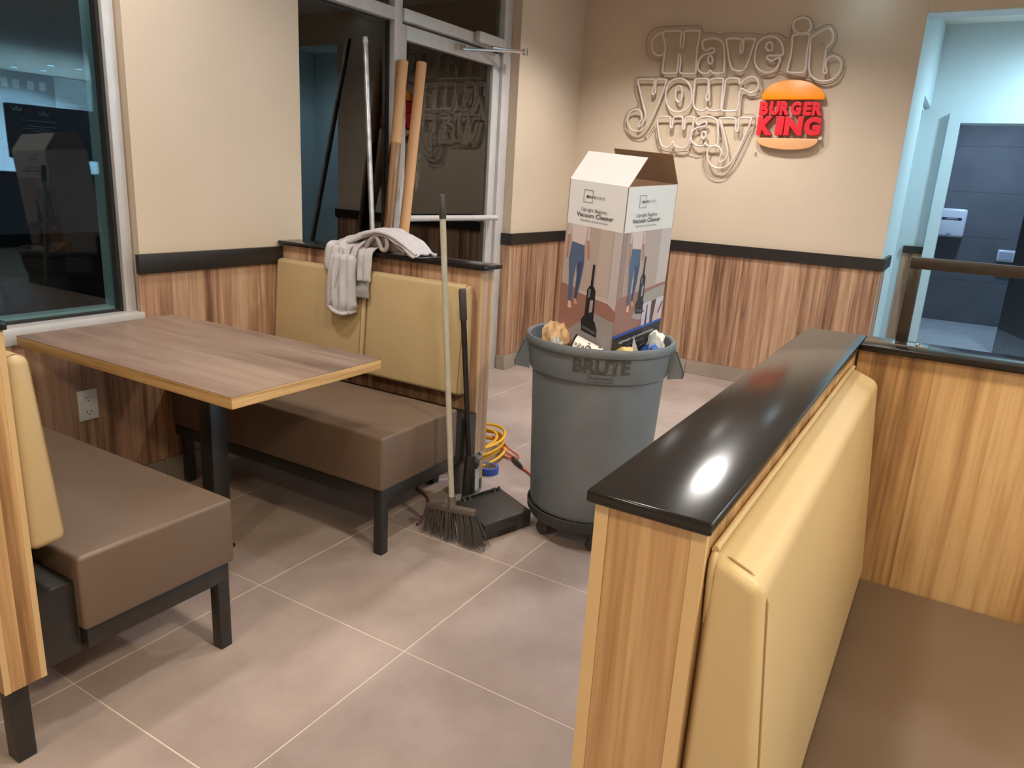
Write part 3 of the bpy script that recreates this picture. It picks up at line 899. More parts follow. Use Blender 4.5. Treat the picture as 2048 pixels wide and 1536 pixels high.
# folded paper sheet standing up
bm = bmesh.new()
q0, q1, q2 = (Vector(inbin(0.205, an, 0.742)) for an in (236, 246, 252))
pk = Vector(inbin(0.200, 239, 0.838))
for tri in ((q0, q1, pk), (q1, q2, pk)):
    bm.faces.new([bm.verts.new(q) for q in tri])
bmesh.ops.solidify(bm, geom=bm.faces[:], thickness=0.0012)
put('paper_scrap', bm, m_white, label='pointed white paper scrap sticking up in front of the box', cat='paper')
prism('plastic_strip', [Vector(inbin(0.212, 256, 0.745)), Vector(inbin(0.212, 264, 0.745)), Vector(inbin(0.212, 274, 0.842)), Vector(inbin(0.214, 266, 0.846))], (0.004, 0.006, 0), m_clear, label='slanting translucent plastic strip in the bin beside the napkin', cat='plastic strip')
cup = thing('paper_cup', inbin(0.205, 190, 0.742), 'white patterned paper cup lying in front of the tall box', 'cup')
ax = Vector((0.25, -0.93, -0.30)).normalized()
c0 = Vector(inbin(0.213, 177, 0.797))
put('cup_body', bm_lathe(bmesh.new(), [(0.0, 0.0), (0.036, 0.0), (0.037, 0.004), (0.029, 0.105), (0.0, 0.105)], c0, 28, 0, ax), m_white, cup, smooth=40)
put('cup_rim', bm_lathe(bmesh.new(), [(0.0375, -0.003), (0.040, 0.0), (0.0375, 0.004), (0.034, 0.0), (0.0375, -0.003)], c0, 28, 0, ax), MT['dark_slot'], cup, smooth=60)
m_spot = plain('brown cup print', srgb(92, 52, 40), 0.6)
uu = ax.orthogonal().normalized(); ww = ax.cross(uu)
bm = bmesh.new()
for k in range(44):
    h = random.uniform(0.012, 0.095); a = random.uniform(0, 6.283); rr = 0.0374 - (0.0083) * h / 0.105
    er = uu * math.cos(a) + ww * math.sin(a)
    bm_lathe(bm, [(0.0022 if k % 5 else 0.007, 0.0006), (0.0046 if k % 5 else 0.011, 0.0008)], c0 + ax * h + er * rr, 10, 0, er)
put('cup_print', bm, m_spot, cup, kind='stuff')
TUBES = {
 'H': [(2.0783, 2.4064), (1.9626, 2.4028), (1.9561, 2.3622), (1.9523, 2.3109), (1.9407, 2.3005), (1.9307, 2.3101), (1.9321, 2.3612), (1.9276, 2.4027), (1.8306, 2.3991), (1.8229, 2.3813), (1.8284, 2.3008), (1.8265, 2.223), (1.821, 2.1408), (1.8318, 2.1253), (1.92, 2.1291), (1.9366, 2.1468), (1.9371, 2.2045), (1.9487, 2.2536), (1.9586, 2.2496), (1.9557, 2.205), (1.9549, 2.1508), (1.9664, 2.1321), (2.0491, 2.133), (2.063, 2.153), (2.0628, 2.2368), (2.0629, 2.309), (2.0784, 2.3585)],
 'Hs': [(2.0801, 2.4008), (2.1177, 2.3938), (2.1484, 2.3735), (2.1656, 2.3417), (2.1627, 2.3016), (2.1453, 2.2719), (2.1139, 2.2513), (2.0772, 2.2553), (2.0649, 2.2694)],
 'a1': [(1.7983, 2.3279), (1.7733, 2.3444), (1.7353, 2.3477), (1.6885, 2.3403), (1.6549, 2.3155), (1.6405, 2.2804), (1.6236, 2.1474), (1.6338, 2.1265), (1.6912, 2.1255), (1.7182, 2.1437), (1.7376, 2.1256), (1.7771, 2.1292), (1.8034, 2.1512), (1.8118, 2.187), (1.8029, 2.2223), (1.7688, 2.2482), (1.7231, 2.2538), (1.7077, 2.2652), (1.7154, 2.2829), (1.741, 2.2852), (1.7602, 2.2718), (1.7879, 2.2889)],
 'a1i': [(1.7328, 2.2394), (1.7158, 2.2269), (1.7111, 2.2022), (1.7243, 2.1849), (1.7393, 2.1994), (1.7425, 2.2242)],
 'v': [(1.6281, 2.3407), (1.5398, 2.3373), (1.5283, 2.3177), (1.5332, 2.2837), (1.525, 2.2504), (1.5131, 2.261), (1.5162, 2.3104), (1.5102, 2.3361), (1.4479, 2.3336), (1.4425, 2.3212), (1.4574, 2.2401), (1.4736, 2.1719), (1.4964, 2.1392), (1.5332, 2.1365), (1.5715, 2.1533), (1.5979, 2.2097), (1.6178, 2.2796)],
 'e': [(1.4274, 2.2294), (1.4254, 2.2918), (1.3941, 2.3332), (1.3507, 2.3453), (1.3028, 2.3334), (1.2647, 2.2937), (1.2498, 2.2472), (1.258, 2.2268), (1.3419, 2.2269), (1.3452, 2.2099), (1.3166, 2.1936), (1.2861, 2.2083), (1.2665, 2.2131), (1.2621, 2.1937), (1.2697, 2.1629), (1.2913, 2.1323), (1.3393, 2.123), (1.3901, 2.1421), (1.4208, 2.1822)],
 'ei': [(1.3626, 2.2741), (1.3626, 2.2973), (1.3481, 2.3098), (1.3277, 2.2983), (1.321, 2.2634), (1.3422, 2.2579)],
 'id': [(1.2106, 2.4014), (1.1999, 2.4346), (1.1627, 2.4476), (1.1222, 2.4366), (1.1017, 2.4037), (1.1043, 2.3703), (1.1329, 2.3544), (1.1809, 2.3609)],
 'i': [(1.2047, 2.3355), (1.1868, 2.3484), (1.1104, 2.3497), (1.0985, 2.3327), (1.0997, 2.2501), (1.0935, 2.1588), (1.0977, 2.1245), (1.1124, 2.1179), (1.1909, 2.1209), (1.2063, 2.1383), (1.1985, 2.215), (1.1996, 2.2914)],
 't': [(1.0881, 2.3158), (1.0617, 2.3446), (0.9978, 2.3752), (0.9735, 2.3645), (0.9562, 2.3269), (0.9616, 2.2902), (0.9856, 2.2598), (0.9844, 2.1939), (0.9836, 2.126), (0.9673, 2.1106), (0.9595, 2.124), (0.9738, 2.156), (0.9711, 2.192), (0.9476, 2.2116), (0.9099, 2.203), (0.8819, 2.1688), (0.8821, 2.124), (0.9128, 2.0794), (0.9639, 2.0642), (1.0179, 2.0734), (1.0554, 2.1046), (1.0747, 2.1584), (1.0817, 2.2495)],
 'y1': [(2.2426, 2.0821), (2.2224, 2.093), (2.1267, 2.0916), (2.1141, 2.0692), (2.1234, 2.0172), (2.116, 1.9888), (2.1033, 2.0096), (2.1049, 2.0765), (2.0899, 2.091), (2.0351, 2.0902), (2.0293, 2.0754), (2.0448, 2.0092), (2.0763, 1.9198), (2.1092, 1.8368), (2.145, 1.7754), (2.1928, 1.7401), (2.2454, 1.7431), (2.2819, 1.7735), (2.2964, 1.8121), (2.2907, 1.8584), (2.2603, 1.8838), (2.2172, 1.8855), (2.1932, 1.8628), (2.1886, 1.8208), (2.2051, 1.79), (2.2089, 1.7684), (2.187, 1.7825), (2.1629, 1.8211), (2.161, 1.8592), (2.1848, 1.9198), (2.2177, 2.0105)],
 'o': [(2.0215, 1.9868), (2.016, 2.0458), (1.9797, 2.0857), (1.9322, 2.0959), (1.882, 2.0807), (1.8447, 2.0367), (1.8287, 1.9784), (1.8344, 1.9273), (1.8649, 1.8868), (1.9135, 1.8718), (1.964, 1.8827), (2.0013, 1.9199)],
 'oi': [(1.926, 2.0448), (1.9076, 2.0264), (1.8994, 1.9714), (1.9097, 1.9421), (1.9259, 1.9421), (1.9441, 1.9643), (1.9502, 2.0158), (1.9417, 2.0399)],
 'u': [(1.8185, 2.0819), (1.8022, 2.091), (1.737, 2.09), (1.7236, 2.077), (1.7185, 2.0067), (1.728, 1.9707), (1.7149, 1.9476), (1.7028, 1.9634), (1.7129, 2.0353), (1.7113, 2.0839), (1.6343, 2.0898), (1.6196, 2.0769), (1.6183, 1.9917), (1.6135, 1.9201), (1.6179, 1.8892), (1.6846, 1.8824), (1.7088, 1.8997), (1.7303, 1.8837), (1.7767, 1.8871), (1.8046, 1.9127), (1.8157, 1.9638), (1.8168, 2.0364)],
 'r': [(1.6019, 2.0752), (1.587, 2.0891), (1.5207, 2.0881), (1.5095, 2.0718), (1.5054, 2.0529), (1.4916, 2.0611), (1.467, 2.0872), (1.4244, 2.0983), (1.3926, 2.0806), (1.3797, 2.0458), (1.3894, 2.0112), (1.425, 1.9975), (1.4628, 2.0139), (1.4936, 2.0212), (1.4976, 1.9627), (1.4987, 1.8932), (1.5139, 1.8831), (1.5924, 1.8828), (1.6061, 1.8986), (1.6046, 1.9631), (1.6025, 2.0342)],
 'w': [(2.0655, 1.8243), (2.0487, 1.8388), (1.9771, 1.8393), (1.965, 1.8215), (1.9641, 1.7779), (1.9542, 1.7645), (1.9484, 1.7781), (1.9471, 1.8231), (1.9367, 1.8397), (1.8868, 1.8401), (1.8742, 1.8164), (1.8716, 1.768), (1.8621, 1.7569), (1.8562, 1.7682), (1.8587, 1.8091), (1.851, 1.8389), (1.8019, 1.8393), (1.7945, 1.8246), (1.8023, 1.7578), (1.8102, 1.6906), (1.8283, 1.639), (1.8762, 1.6287), (1.9182, 1.6488), (1.9335, 1.6803), (1.9422, 1.6482), (1.9676, 1.6299), (2.0091, 1.6403), (2.0329, 1.6856), (2.0542, 1.7615)],
 'a2': [(1.7773, 1.8152), (1.7483, 1.8382), (1.6938, 1.8438), (1.645, 1.8296), (1.6214, 1.7972), (1.6061, 1.6804), (1.6145, 1.6551), (1.6673, 1.6493), (1.6948, 1.6657), (1.7085, 1.6482), (1.7552, 1.6507), (1.7906, 1.676), (1.8048, 1.7131), (1.7961, 1.7468), (1.762, 1.7696), (1.7169, 1.7776), (1.699, 1.7925), (1.7091, 1.8093), (1.7344, 1.8031), (1.7595, 1.7881)],
 'a2i': [(1.7151, 1.7445), (1.6994, 1.7337), (1.6955, 1.7153), (1.7066, 1.6966), (1.7239, 1.7073), (1.7269, 1.731)],
 'y2': [(1.6095, 1.8249), (1.5977, 1.8351), (1.5129, 1.8359), (1.4969, 1.8131), (1.4938, 1.7627), (1.4841, 1.747), (1.4749, 1.763), (1.4775, 1.8204), (1.4685, 1.8377), (1.4004, 1.8369), (1.3952, 1.8213), (1.4138, 1.7568), (1.4445, 1.6624), (1.4797, 1.5737), (1.5189, 1.5206), (1.5711, 1.5029), (1.6265, 1.5164), (1.6606, 1.5601), (1.6711, 1.6045), (1.658, 1.6384), (1.6218, 1.6505), (1.5848, 1.6367), (1.5706, 1.6002), (1.5827, 1.5613), (1.5724, 1.5423), (1.5402, 1.5642), (1.5291, 1.6089), (1.5471, 1.6744), (1.5802, 1.7614)],
}
BACKER = [(2.209, 2.2884), (2.2134, 2.3724), (2.1718, 2.4288), (2.0885, 2.443), (1.8587, 2.4363), (1.8215, 2.4249), (1.8037, 2.3897), (1.746, 2.3888), (1.6737, 2.3706), (1.6406, 2.3827), (1.4442, 2.3703), (1.393, 2.3589), (1.3534, 2.3688), (1.2872, 2.3598), (1.2432, 2.3336), (1.2203, 2.3403), (1.2225, 2.4085), (1.2049, 2.4489), (1.1598, 2.4615), (1.1105, 2.4441), (1.0847, 2.4019), (1.0762, 2.3718), (1.0408, 2.391), (0.9974, 2.4052), (0.9564, 2.3848), (0.9323, 2.3286), (0.9403, 2.2845), (0.9587, 2.2479), (0.9243, 2.2319), (0.8828, 2.2083), (0.8655, 2.1706), (0.8746, 2.1109), (0.9052, 2.0661), (0.9559, 2.0478), (1.0193, 2.0562), (1.0632, 2.0876), (1.2015, 2.1077), (1.254, 2.1336), (1.3243, 2.1099), (1.38, 2.1045), (1.3604, 2.0725), (1.348, 2.0327), (1.3574, 1.9929), (1.431, 1.9756), (1.4799, 1.9896), (1.4697, 1.8716), (1.385, 1.8599), (1.3728, 1.7907), (1.412, 1.716), (1.4567, 1.598), (1.4969, 1.5034), (1.5518, 1.4452), (1.6245, 1.4462), (1.6859, 1.4956), (1.7067, 1.5728), (1.696, 1.6119), (1.7539, 1.5954), (1.821, 1.6107), (1.8863, 1.6044), (1.9529, 1.6024), (2.0327, 1.6239), (2.0709, 1.7024), (2.0909, 1.7767), (2.1316, 1.7189), (2.1885, 1.6956), (2.26, 1.7075), (2.3161, 1.7602), (2.3306, 1.8314), (2.3007, 1.8847), (2.2461, 1.9069), (2.2304, 1.9462), (2.2627, 2.016), (2.277, 2.0855), (2.2533, 2.1127), (2.079, 2.114), (2.0947, 2.1506), (2.0909, 2.2178), (2.1693, 2.2351)]
TOP_BUN = [(1.3445, 1.9542), (1.3429, 1.9877), (1.3241, 2.0201), (1.2864, 2.052), (1.2305, 2.0694), (1.1655, 2.0764), (1.1037, 2.0715), (1.0491, 2.0569), (0.9968, 2.0288), (0.9608, 2.0011), (0.9477, 1.9735), (0.9466, 1.9539)]
BOTTOM_BUN = [(1.347, 1.7125), (0.9514, 1.7126), (0.9506, 1.6945), (0.9767, 1.6674), (1.039, 1.6473), (1.1419, 1.6403), (1.2495, 1.6498), (1.3126, 1.6691), (1.3424, 1.6958)]
LOGO = [
 ('B', 1.3487, 1.2897, 1.9427, 1.8557),
 ('U', 1.2833, 1.2171, 1.9426, 1.8562),
 ('R', 1.2159, 1.1522, 1.9425, 1.8566),
 ('G', 1.1470, 1.0781, 1.9404, 1.8559),
 ('E', 1.0681, 1.0143, 1.9391, 1.8552),
 ('R', 1.0129, 0.9435, 1.9382, 1.8541),
 ('K', 1.3489, 1.2398, 1.8484, 1.7284),
 ('I', 1.2291, 1.1758, 1.8478, 1.7301),
 ('N', 1.1722, 1.0533, 1.8477, 1.7298),
 ('G', 1.0461, 0.9401, 1.8466, 1.7302),
]
REG = [(0.9377, 1.7177)]

# ------------------------------------------------------------------ tall vacuum cleaner carton
vb = thing('cardboard_box', (2.57, 1.10, 0.36), 'tall white printed vacuum cleaner carton standing open in the bin', 'box')
PB = Vector((2.330, 0.9676, 1.3461))
U = Vector((0.22935, 0.97091, 0.0688)).normalized()      # along the left face, away from the middle edge
UP = Vector((-0.0779, -0.05215, 0.9956)).normalized()
U = (U - UP * U.dot(UP)).normalized()
NV = U.cross(UP).normalized()                               # along the right face
if NV.x < 0: NV = -NV
WL, WR, BH = 0.252, 0.287, 0.985
m_card = plain('white coated board', srgb(224, 222, 222), 0.38)
m_brown = plain('brown board inside', srgb(150, 116, 88), 0.75)


def panel(name, o, a, b, th, mats, parent, label=None):
    """thin board spanned by a and b from o, outer side towards a x b"""
    n = a.cross(b).normalized()
    bm = bmesh.new()
    f = [bm.verts.new(o + q) for q in (Vector(), a, a + b, b)]
    k = [bm.verts.new(o + q - n * th) for q in (Vector(), a, a + b, b)]
    fo = bm.faces.new(f); fo.material_index = 0
    bm.faces.new(k[::-1]).material_index = 1
    for i in range(4):
        bm.faces.new((f[i], k[i], k[(i + 1) % 4], f[(i + 1) % 4])).material_index = 1
    return put(name, bm, mats, parent, label=label)


A_ = PB + U * WL
C_ = PB + NV * WR
D_ = A_ + NV * WR
dn = -UP * BH
two = [m_card, m_brown]
pL = panel('side_panel', A_ + dn, -U * WL, -dn, 0.003, two, vb)
pR = panel('side_panel', PB + dn, NV * WR, -dn, 0.003, two, vb)
panel('side_panel', C_ + dn, U * WL, -dn, 0.003, two, vb)
panel('side_panel', D_ + dn, -NV * WR, -dn, 0.003, two, vb)
panel('bottom_panel', PB + dn, U * WL, NV * WR, 0.003, two, vb)
th1, th2 = math.radians(46.5), math.radians(119)
v1 = (NV * math.cos(th1) + UP * math.sin(th1)) * 0.126
v2 = (NV * math.cos(th2) + UP * math.sin(th2)) * 0.116
panel('flap', A_, -U * WL, v1, 0.002, two, vb, 'white outer flap bent inwards')
panel('flap', C_, U * WL, v2, 0.002, two, vb, 'brown inner side of the back flap')
v3 = (-UP * 0.995 + U * 0.10).normalized() * 0.12
panel('flap', PB + NV * (WR - 0.004) + U * 0.004 - UP * 0.002, -NV * (WR - 0.008), v3, 0.002, [m_brown, m_card], vb)
panel('flap', A_ + NV * 0.004 - U * 0.004 - UP * 0.002, NV * (WR - 0.008), (-UP * 0.995 - U * 0.1) * 0.12, 0.002, [m_brown, m_card], vb)

PM = {}


def pm(r, g, b):
    k = (r, g, b)
    if k not in PM:
        PM[k] = plain('carton print %d %d %d' % k, srgb(*k), 0.4)
    return PM[k]


LAYER = 0.0003


class Face:
    """flat printing on one face of the carton: s metres from the left edge, t metres down from the top"""
    def __init__(self, o, ax, n, parent):
        self.o, self.ax, self.n, self.parent = o, ax, n, parent
        self.items = []

    def P(self, s, t, lay):
        return self.o + self.ax * s - UP * t + self.n * (LAYER * lay)

    def poly(self, pts, col, lay=1):
        self.items.append(('p', pts, col, lay))

    def text(self, s, x, t, w, h, col, lay=6, off=0.0):
        self.items.append(('t', s, x, t, w, h, col, lay, off))

    def build(self, name):
        mats, bm = [], bmesh.new()
        for it in self.items:
            col = it[2] if it[0] == 'p' else it[6]
            m = pm(*col)
            if m not in mats:
                mats.append(m)
            mi = mats.index(m)
            if it[0] == 'p':
                vs = [bm.verts.new(self.P(s, t, it[3])) for s, t in it[1]]
                f = bm.faces.new(vs); f.material_index = mi
            else:
                _, s, x, t, w, h, col, lay, off = it
                tbm, tw, thh = text_bm(s, 1.0, off, res=3)
                mp = {}
                for v in tbm.verts:
                    mp[v] = bm.verts.new(self.P(x + v.co.x / tw * w, t + h - v.co.y / thh * h, lay))
                for f in tbm.faces:
                    try:
                        bm.faces.new([mp[v] for v in f.verts]).material_index = mi
                    except ValueError:
                        pass
                tbm.free()
        for f in bm.faces:
            f.normal_update()
            if f.normal.dot(self.n) < 0:
                f.normal_flip()
        put(name, bm, mats, self.parent)


def vacuum(F, x, t0, t1, k=1.0, dark=(38, 36, 40)):
    """upright vacuum cleaner drawn from handle top t0 to head bottom t1 around s = x"""
    H_ = t1 - t0
    Y = lambda q: t0 + q * H_
    F.poly([(x - .004 * k, Y(0)), (x + .006 * k, Y(0)), (x + .004 * k, Y(.38)), (x - .008 * k, Y(.38))], dark, 5)
    F.poly([(x - .020 * k, Y(.36)), (x - .010 * k, Y(.30)), (x + .008 * k, Y(.30)), (x + .018 * k, Y(.36)), (x + .020 * k, Y(.78)), (x - .022 * k, Y(.78))], dark, 5)
    F.poly([(x - .002 * k, Y(.50)), (x + .012 * k, Y(.49)), (x + .011 * k, Y(.66)), (x - .003 * k, Y(.68))], (158, 152, 158), 6)
    F.poly([(x - .013 * k, Y(.35)), (x - .003 * k, Y(.34)), (x - .004 * k, Y(.46)), (x - .014 * k, Y(.47))], (120, 112, 116), 6)
    F.poly([(x - .036 * k, Y(.80)), (x - .024 * k, Y(.74)), (x + .026 * k, Y(.78)), (x + .040 * k, Y(.90)), (x + .040 * k, Y(1.0)), (x - .030 * k, Y(.96))], dark, 5)
    F.poly([(x - .028 * k, Y(.88)), (x + .036 * k, Y(.93)), (x + .036 * k, Y(.97)), (x - .026 * k, Y(.925))], (88, 82, 88), 6)


def woman(F, x, t0, t1, k=1.0):
    """headless print of a standing figure: blouse, blue jeans, bare feet"""
    H_ = t1 - t0
    Y = lambda q: t0 + q * H_
    F.poly([(x - .038 * k, Y(0)), (x + .040 * k, Y(0)), (x + .032 * k, Y(.225)), (x - .030 * k, Y(.205))], (206, 190, 190), 4)
    F.poly([(x - .052 * k, Y(0)), (x - .036 * k, Y(0)), (x - .040 * k, Y(.13)), (x - .054 * k, Y(.13))], (196, 178, 178), 4)
    F.poly([(x + .040 * k, Y(0)), (x + .056 * k, Y(.02)), (x + .056 * k, Y(.16)), (x + .040 * k, Y(.16))], (196, 178, 178), 4)
    F.poly([(x - .052 * k, Y(.13)), (x - .042 * k, Y(.13)), (x - .046 * k, Y(.40)), (x - .055 * k, Y(.42))], (178, 118, 96), 3)
    F.poly([(x + .043 * k, Y(.16)), (x + .053 * k, Y(.16)), (x + .062 * k, Y(.36)), (x + .052 * k, Y(.38))], (178, 118, 96), 3)
    F.poly([(x - .030 * k, Y(.20)), (x + .032 * k, Y(.22)), (x + .038 * k, Y(.42)), (x + .030 * k, Y(.62)), (x + .016 * k, Y(.87)), (x + .003 * k, Y(.86)), (x + .006 * k, Y(.60)),
            (x + .0 * k, Y(.45)), (x - .008 * k, Y(.62)), (x - .010 * k, Y(.91)), (x - .026 * k, Y(.91)), (x - .032 * k, Y(.62)), (x - .040 * k, Y(.40))], (82, 98, 128), 4)
    F.poly([(x + .006 * k, Y(.44)), (x + .030 * k, Y(.40)), (x + .026 * k, Y(.60)), (x + .013 * k, Y(.86)), (x + .004 * k, Y(.86)), (x + .010 * k, Y(.60))], (62, 74, 104), 5)
    F.poly([(x - .024 * k, Y(.91)), (x - .011 * k, Y(.91)), (x - .006 * k, Y(.985)), (x - .014 * k, Y(1.0)), (x - .026 * k, Y(.985))], (226, 178, 152), 5)
    F.poly([(x + .004 * k, Y(.86)), (x + .015 * k, Y(.87)), (x + .022 * k, Y(.925)), (x + .008 * k, Y(.93))], (206, 152, 128), 5)


nl = -NV
F = Face(A_ + nl * 0.0002, -U, nl, pL)
b = 0.150
F.poly([(0, b), (WL, b), (WL, .395), (0, .365)], (176, 158, 150), 1)
F.poly([(0, .365), (WL, .395), (WL, .985), (0, .985)], (150, 108, 96), 1)
F.poly([(WL * .62, .375), (WL * .62, b), (WL * .84, b), (WL * .84, .382)], (184, 168, 160), 2)
F.poly([(WL * .86, b), (WL, b), (WL, .42), (WL * .86, .40)], (190, 178, 180), 2)
F.poly([(WL * .28, .375), (WL * .86, .382), (WL * .86, .40), (WL * .28, .385)], (192, 178, 170), 3)
F.poly([(WL * .20, .53), (WL * .62, .445), (WL, .46), (WL, .60), (WL * .4, .62)], (150, 142, 142), 2)
woman(F, .062, b, .452, 0.92)
vacuum(F, .142, .275, .530, 1.0)
F.poly([(.068, .028), (.108, .028), (.108, .0295), (.068, .0295)], (58, 62, 104), 5)
F.poly([(.068, .0685), (.108, .0685), (.108, .070), (.068, .070)], (58, 62, 104), 5)
F.poly([(.068, .028), (.0695, .028), (.0695, .070), (.068, .070)], (58, 62, 104), 5)
F.poly([(.1065, .028), (.108, .028), (.108, .044), (.1065, .044)], (58, 62, 104), 5)
F.poly([(.1065, .057), (.108, .057), (.108, .070), (.1065, .070)], (58, 62, 104), 5)
F.text('MAIN', .081, .0455, .036, .0095, (44, 44, 56), 6, .012)
F.text('STAYS', .119, .0455, .042, .0095, (120, 120, 126), 6)
F.text('Upright Bagless', .062, .088, .112, .0150, (66, 64, 68), 6)
F.text('Vacuum Cleaner', .044, .1045, .160, .0150, (34, 32, 36), 6, .010)
F.text('Aspiradora vertical sin bolsa', .060, .1265, .122, .0095, (90, 88, 92), 6)
F.build('printed_picture')

nr = -U
F = Face(PB + nr * 0.0002, NV, nr, pR)
F.poly([(0, b), (WR, b), (WR, .345), (0, .375)], (178, 160, 152), 1)
F.poly([(0, .375), (WR, .345), (WR, .985), (0, .985)], (152, 110, 98), 1)
F.poly([(0, b), (.030, b), (.030, .372), (0, .375)], (152, 128, 120), 2)
F.poly([(.034, b), (.070, b), (.070, .368), (.034, .372)], (170, 146, 134), 2)
F.poly([(WR * .78, b), (WR, b), (WR, .345), (WR * .78, .347)], (196, 184, 184), 2)
F.poly([(WR * .34, .455), (WR * .6, .37), (WR, .355), (WR, .46), (WR * .5, .47)], (164, 156, 154), 2)
woman(F, .082, b, .432, 0.80)
vacuum(F, .142, .24, .452, 0.80)
F.poly([(WR * .56, .412), (WR, .398), (WR, .488), (WR * .56, .505)], (200, 192, 206), 6)
F.poly([(WR * .74, .408), (WR * .84, .404), (WR * .80, .494), (WR * .74, .497)], (92, 60, 58), 7)
F.poly([(WR * .84, .43), (WR * .92, .43), (WR * .93, .485), (WR * .83, .488)], (206, 178, 178), 8)
F.poly([(WR * .90, .455), (WR * .985, .415), (WR * .99, .423), (WR * .91, .465)], (70, 66, 80), 9)
F.poly([(WR * .645, .42), (WR * .665, .42), (WR * .675, .495), (WR * .635, .497)], (52, 50, 58), 7)
F.poly([(0, .515), (WR, .492), (WR, .985), (0, .985)], (44, 40, 42), 6)
F.poly([(0, .508), (WR, .485), (WR, .494), (0, .518)], (52, 84, 172), 8)


def tilt_text(s, x, t, w, h, col, off=0.0):
    tbm, tw, thh = text_bm(s, 1.0, off, res=3)
    bm = bmesh.new(); mp = {}
    for v in tbm.verts:
        sx = x + v.co.x / tw * w
        mp[v] = bm.verts.new(F.P(sx, t + h - v.co.y / thh * h - (sx - x) * 0.08, 9))
    for f in tbm.faces:
        try: bm.faces.new([mp[v] for v in f.verts])
        except ValueError: pass
    tbm.free()
    for f in bm.faces:
        f.normal_update()
        if f.normal.dot(nr) < 0: f.normal_flip()
    put('band_lettering', bm, pm(*col), pR)


tilt_text('Lightweight with powerful suction', .040, .532, .205, .013, (226, 222, 222), .008)
tilt_text('Ligero con potente succion', .090, .551, .100, .006, (170, 166, 166))
tilt_text('120 Watts of power', .040, .585, .085, .009, (200, 196, 196))
tilt_text('11 lbs (4.9 kg) total', .160, .568, .085, .007, (190, 186, 186))
F.poly([(.068, .030), (.106, .030), (.106, .0315), (.068, .0315)], (58, 62, 104), 5)
F.poly([(.068, .0695), (.106, .0695), (.106, .071), (.068, .071)], (58, 62, 104), 5)
F.poly([(.068, .030), (.0695, .030), (.0695, .071), (.068, .071)], (58, 62, 104), 5)
F.poly([(.1045, .030), (.106, .030), (.106, .046), (.1045, .046)], (58, 62, 104), 5)
F.poly([(.1045, .058), (.106, .058), (.106, .071), (.1045, .071)], (58, 62, 104), 5)
F.text('MAIN', .083, .0465, .036, .0095, (44, 44, 56), 6, .012)
F.text('STAYS', .121, .0465, .042, .0095, (160, 160, 166), 6)
F.text('Upright Bagless', .060, .089, .118, .0150, (66, 64, 68), 6)
F.text('Vacuum Cleaner', .040, .1055, .160, .0150, (34, 32, 36), 6, .010)
F.text('Aspiradora vertical sin bolsa', .058, .1275, .122, .0095, (90, 88, 92), 6)
F.build('printed_picture')

# ------------------------------------------------------------------ wall sign
m_neon = plain('milky unlit glass tube', srgb(222, 208, 198), 0.22, spec=0.7)
m_neon.node_tree.nodes['Principled BSDF'].inputs['Alpha'].default_value = 0.9
m_acr = glass_mat('clear acrylic sheet', 1.06, (0.99, 0.985, 0.975, 1))
sg = thing('wall_sign', (5.40, 1.35, 1.9), 'unlit neon tube wall sign with a burger logo', 'sign')
bk = prism('backer_sheet', [(5.400, y, z) for y, z in BACKER], (0.005, 0, 0), m_acr, sg)
tube('backer_edge', smooth_path([(5.4025, y, z) for y, z in BACKER], True, 3), 0.0028, plain('acrylic cut edge', srgb(150, 136, 122), 0.3), bk, closed=True, seg=6)
for k, pts in TUBES.items():
    closed = k != 'Hs'
    tube('letter_tube', smooth_path([(5.380, y, z) for y, z in pts], closed, 4), 0.0072, m_neon, sg, closed=closed, seg=10)
for (y, z) in ((2.0, 2.3), (1.72, 2.28), (1.45, 2.28), (1.02, 2.30), (1.9, 1.98), (1.62, 1.98), (1.38, 2.02), (1.80, 1.68), (1.60, 1.70), (1.35, 1.62), (2.16, 1.70)):
    tube('standoff', [(5.405, y, z), (5.43, y, z)], 0.006, m_neon, bk, seg=10)
m_or = plain('orange bun acrylic', srgb(255, 150, 4), 0.35)
m_tan = plain('tan bun acrylic', srgb(240, 178, 128), 0.35)
m_red = plain('red letter acrylic', srgb(220, 36, 50), 0.35)
prism('top_bun', [(5.375, y, z) for y, z in smooth_path([(y, z, 0) for y, z in TOP_BUN], False, 3) and [(q.x, q.y) for q in smooth_path([(y, z, 0) for y, z in TOP_BUN], False, 3)]], (0.028, 0, 0), m_or, sg, 0.003, 2)
prism('bottom_bun', [(5.375, q.x, q.y) for q in smooth_path([(y, z, 0) for y, z in BOTTOM_BUN[1:] + BOTTOM_BUN[:1]], False, 3)], (0.028, 0, 0), m_tan, sg, 0.003, 2)
for ch, yl, yr, zt_, zb_ in LOGO:
    tbm, tw, thh = text_bm(ch, 1.0, 0.044, 0.5, 0.022, 6)
    if ch == 'I':
        for v in tbm.verts:
            pass
    for v in tbm.verts:
        v.co = Vector((5.386 - v.co.z * 0.044, yl + (yr - yl) * (0.02 + 0.96 * v.co.x / tw), zb_ + (zt_ - zb_) * v.co.y / thh))
    bmesh.ops.recalc_face_normals(tbm, faces=tbm.faces[:])
    put('logo_letter', tbm, m_red, sg, label='red letter %s' % ch)
bm = bm_lathe(bmesh.new(), [(0.0, 0.0), (0.011, 0.0), (0.011, 0.02), (0.0, 0.02)], (5.40, REG[0][0], REG[0][1]), 18, 0, (-1, 0, 0))
rg = put('registered_mark', bm, MT['white_plastic'], sg, smooth=40)
tbm, tw, thh = text_bm('R', 0.013, 0.0005)
for v in tbm.verts:
    v.co = Vector((5.3793, REG[0][0] + tw / 2 - v.co.x, REG[0][1] - thh / 2 + v.co.y))
put('mark_letter', tbm, m_red, rg)
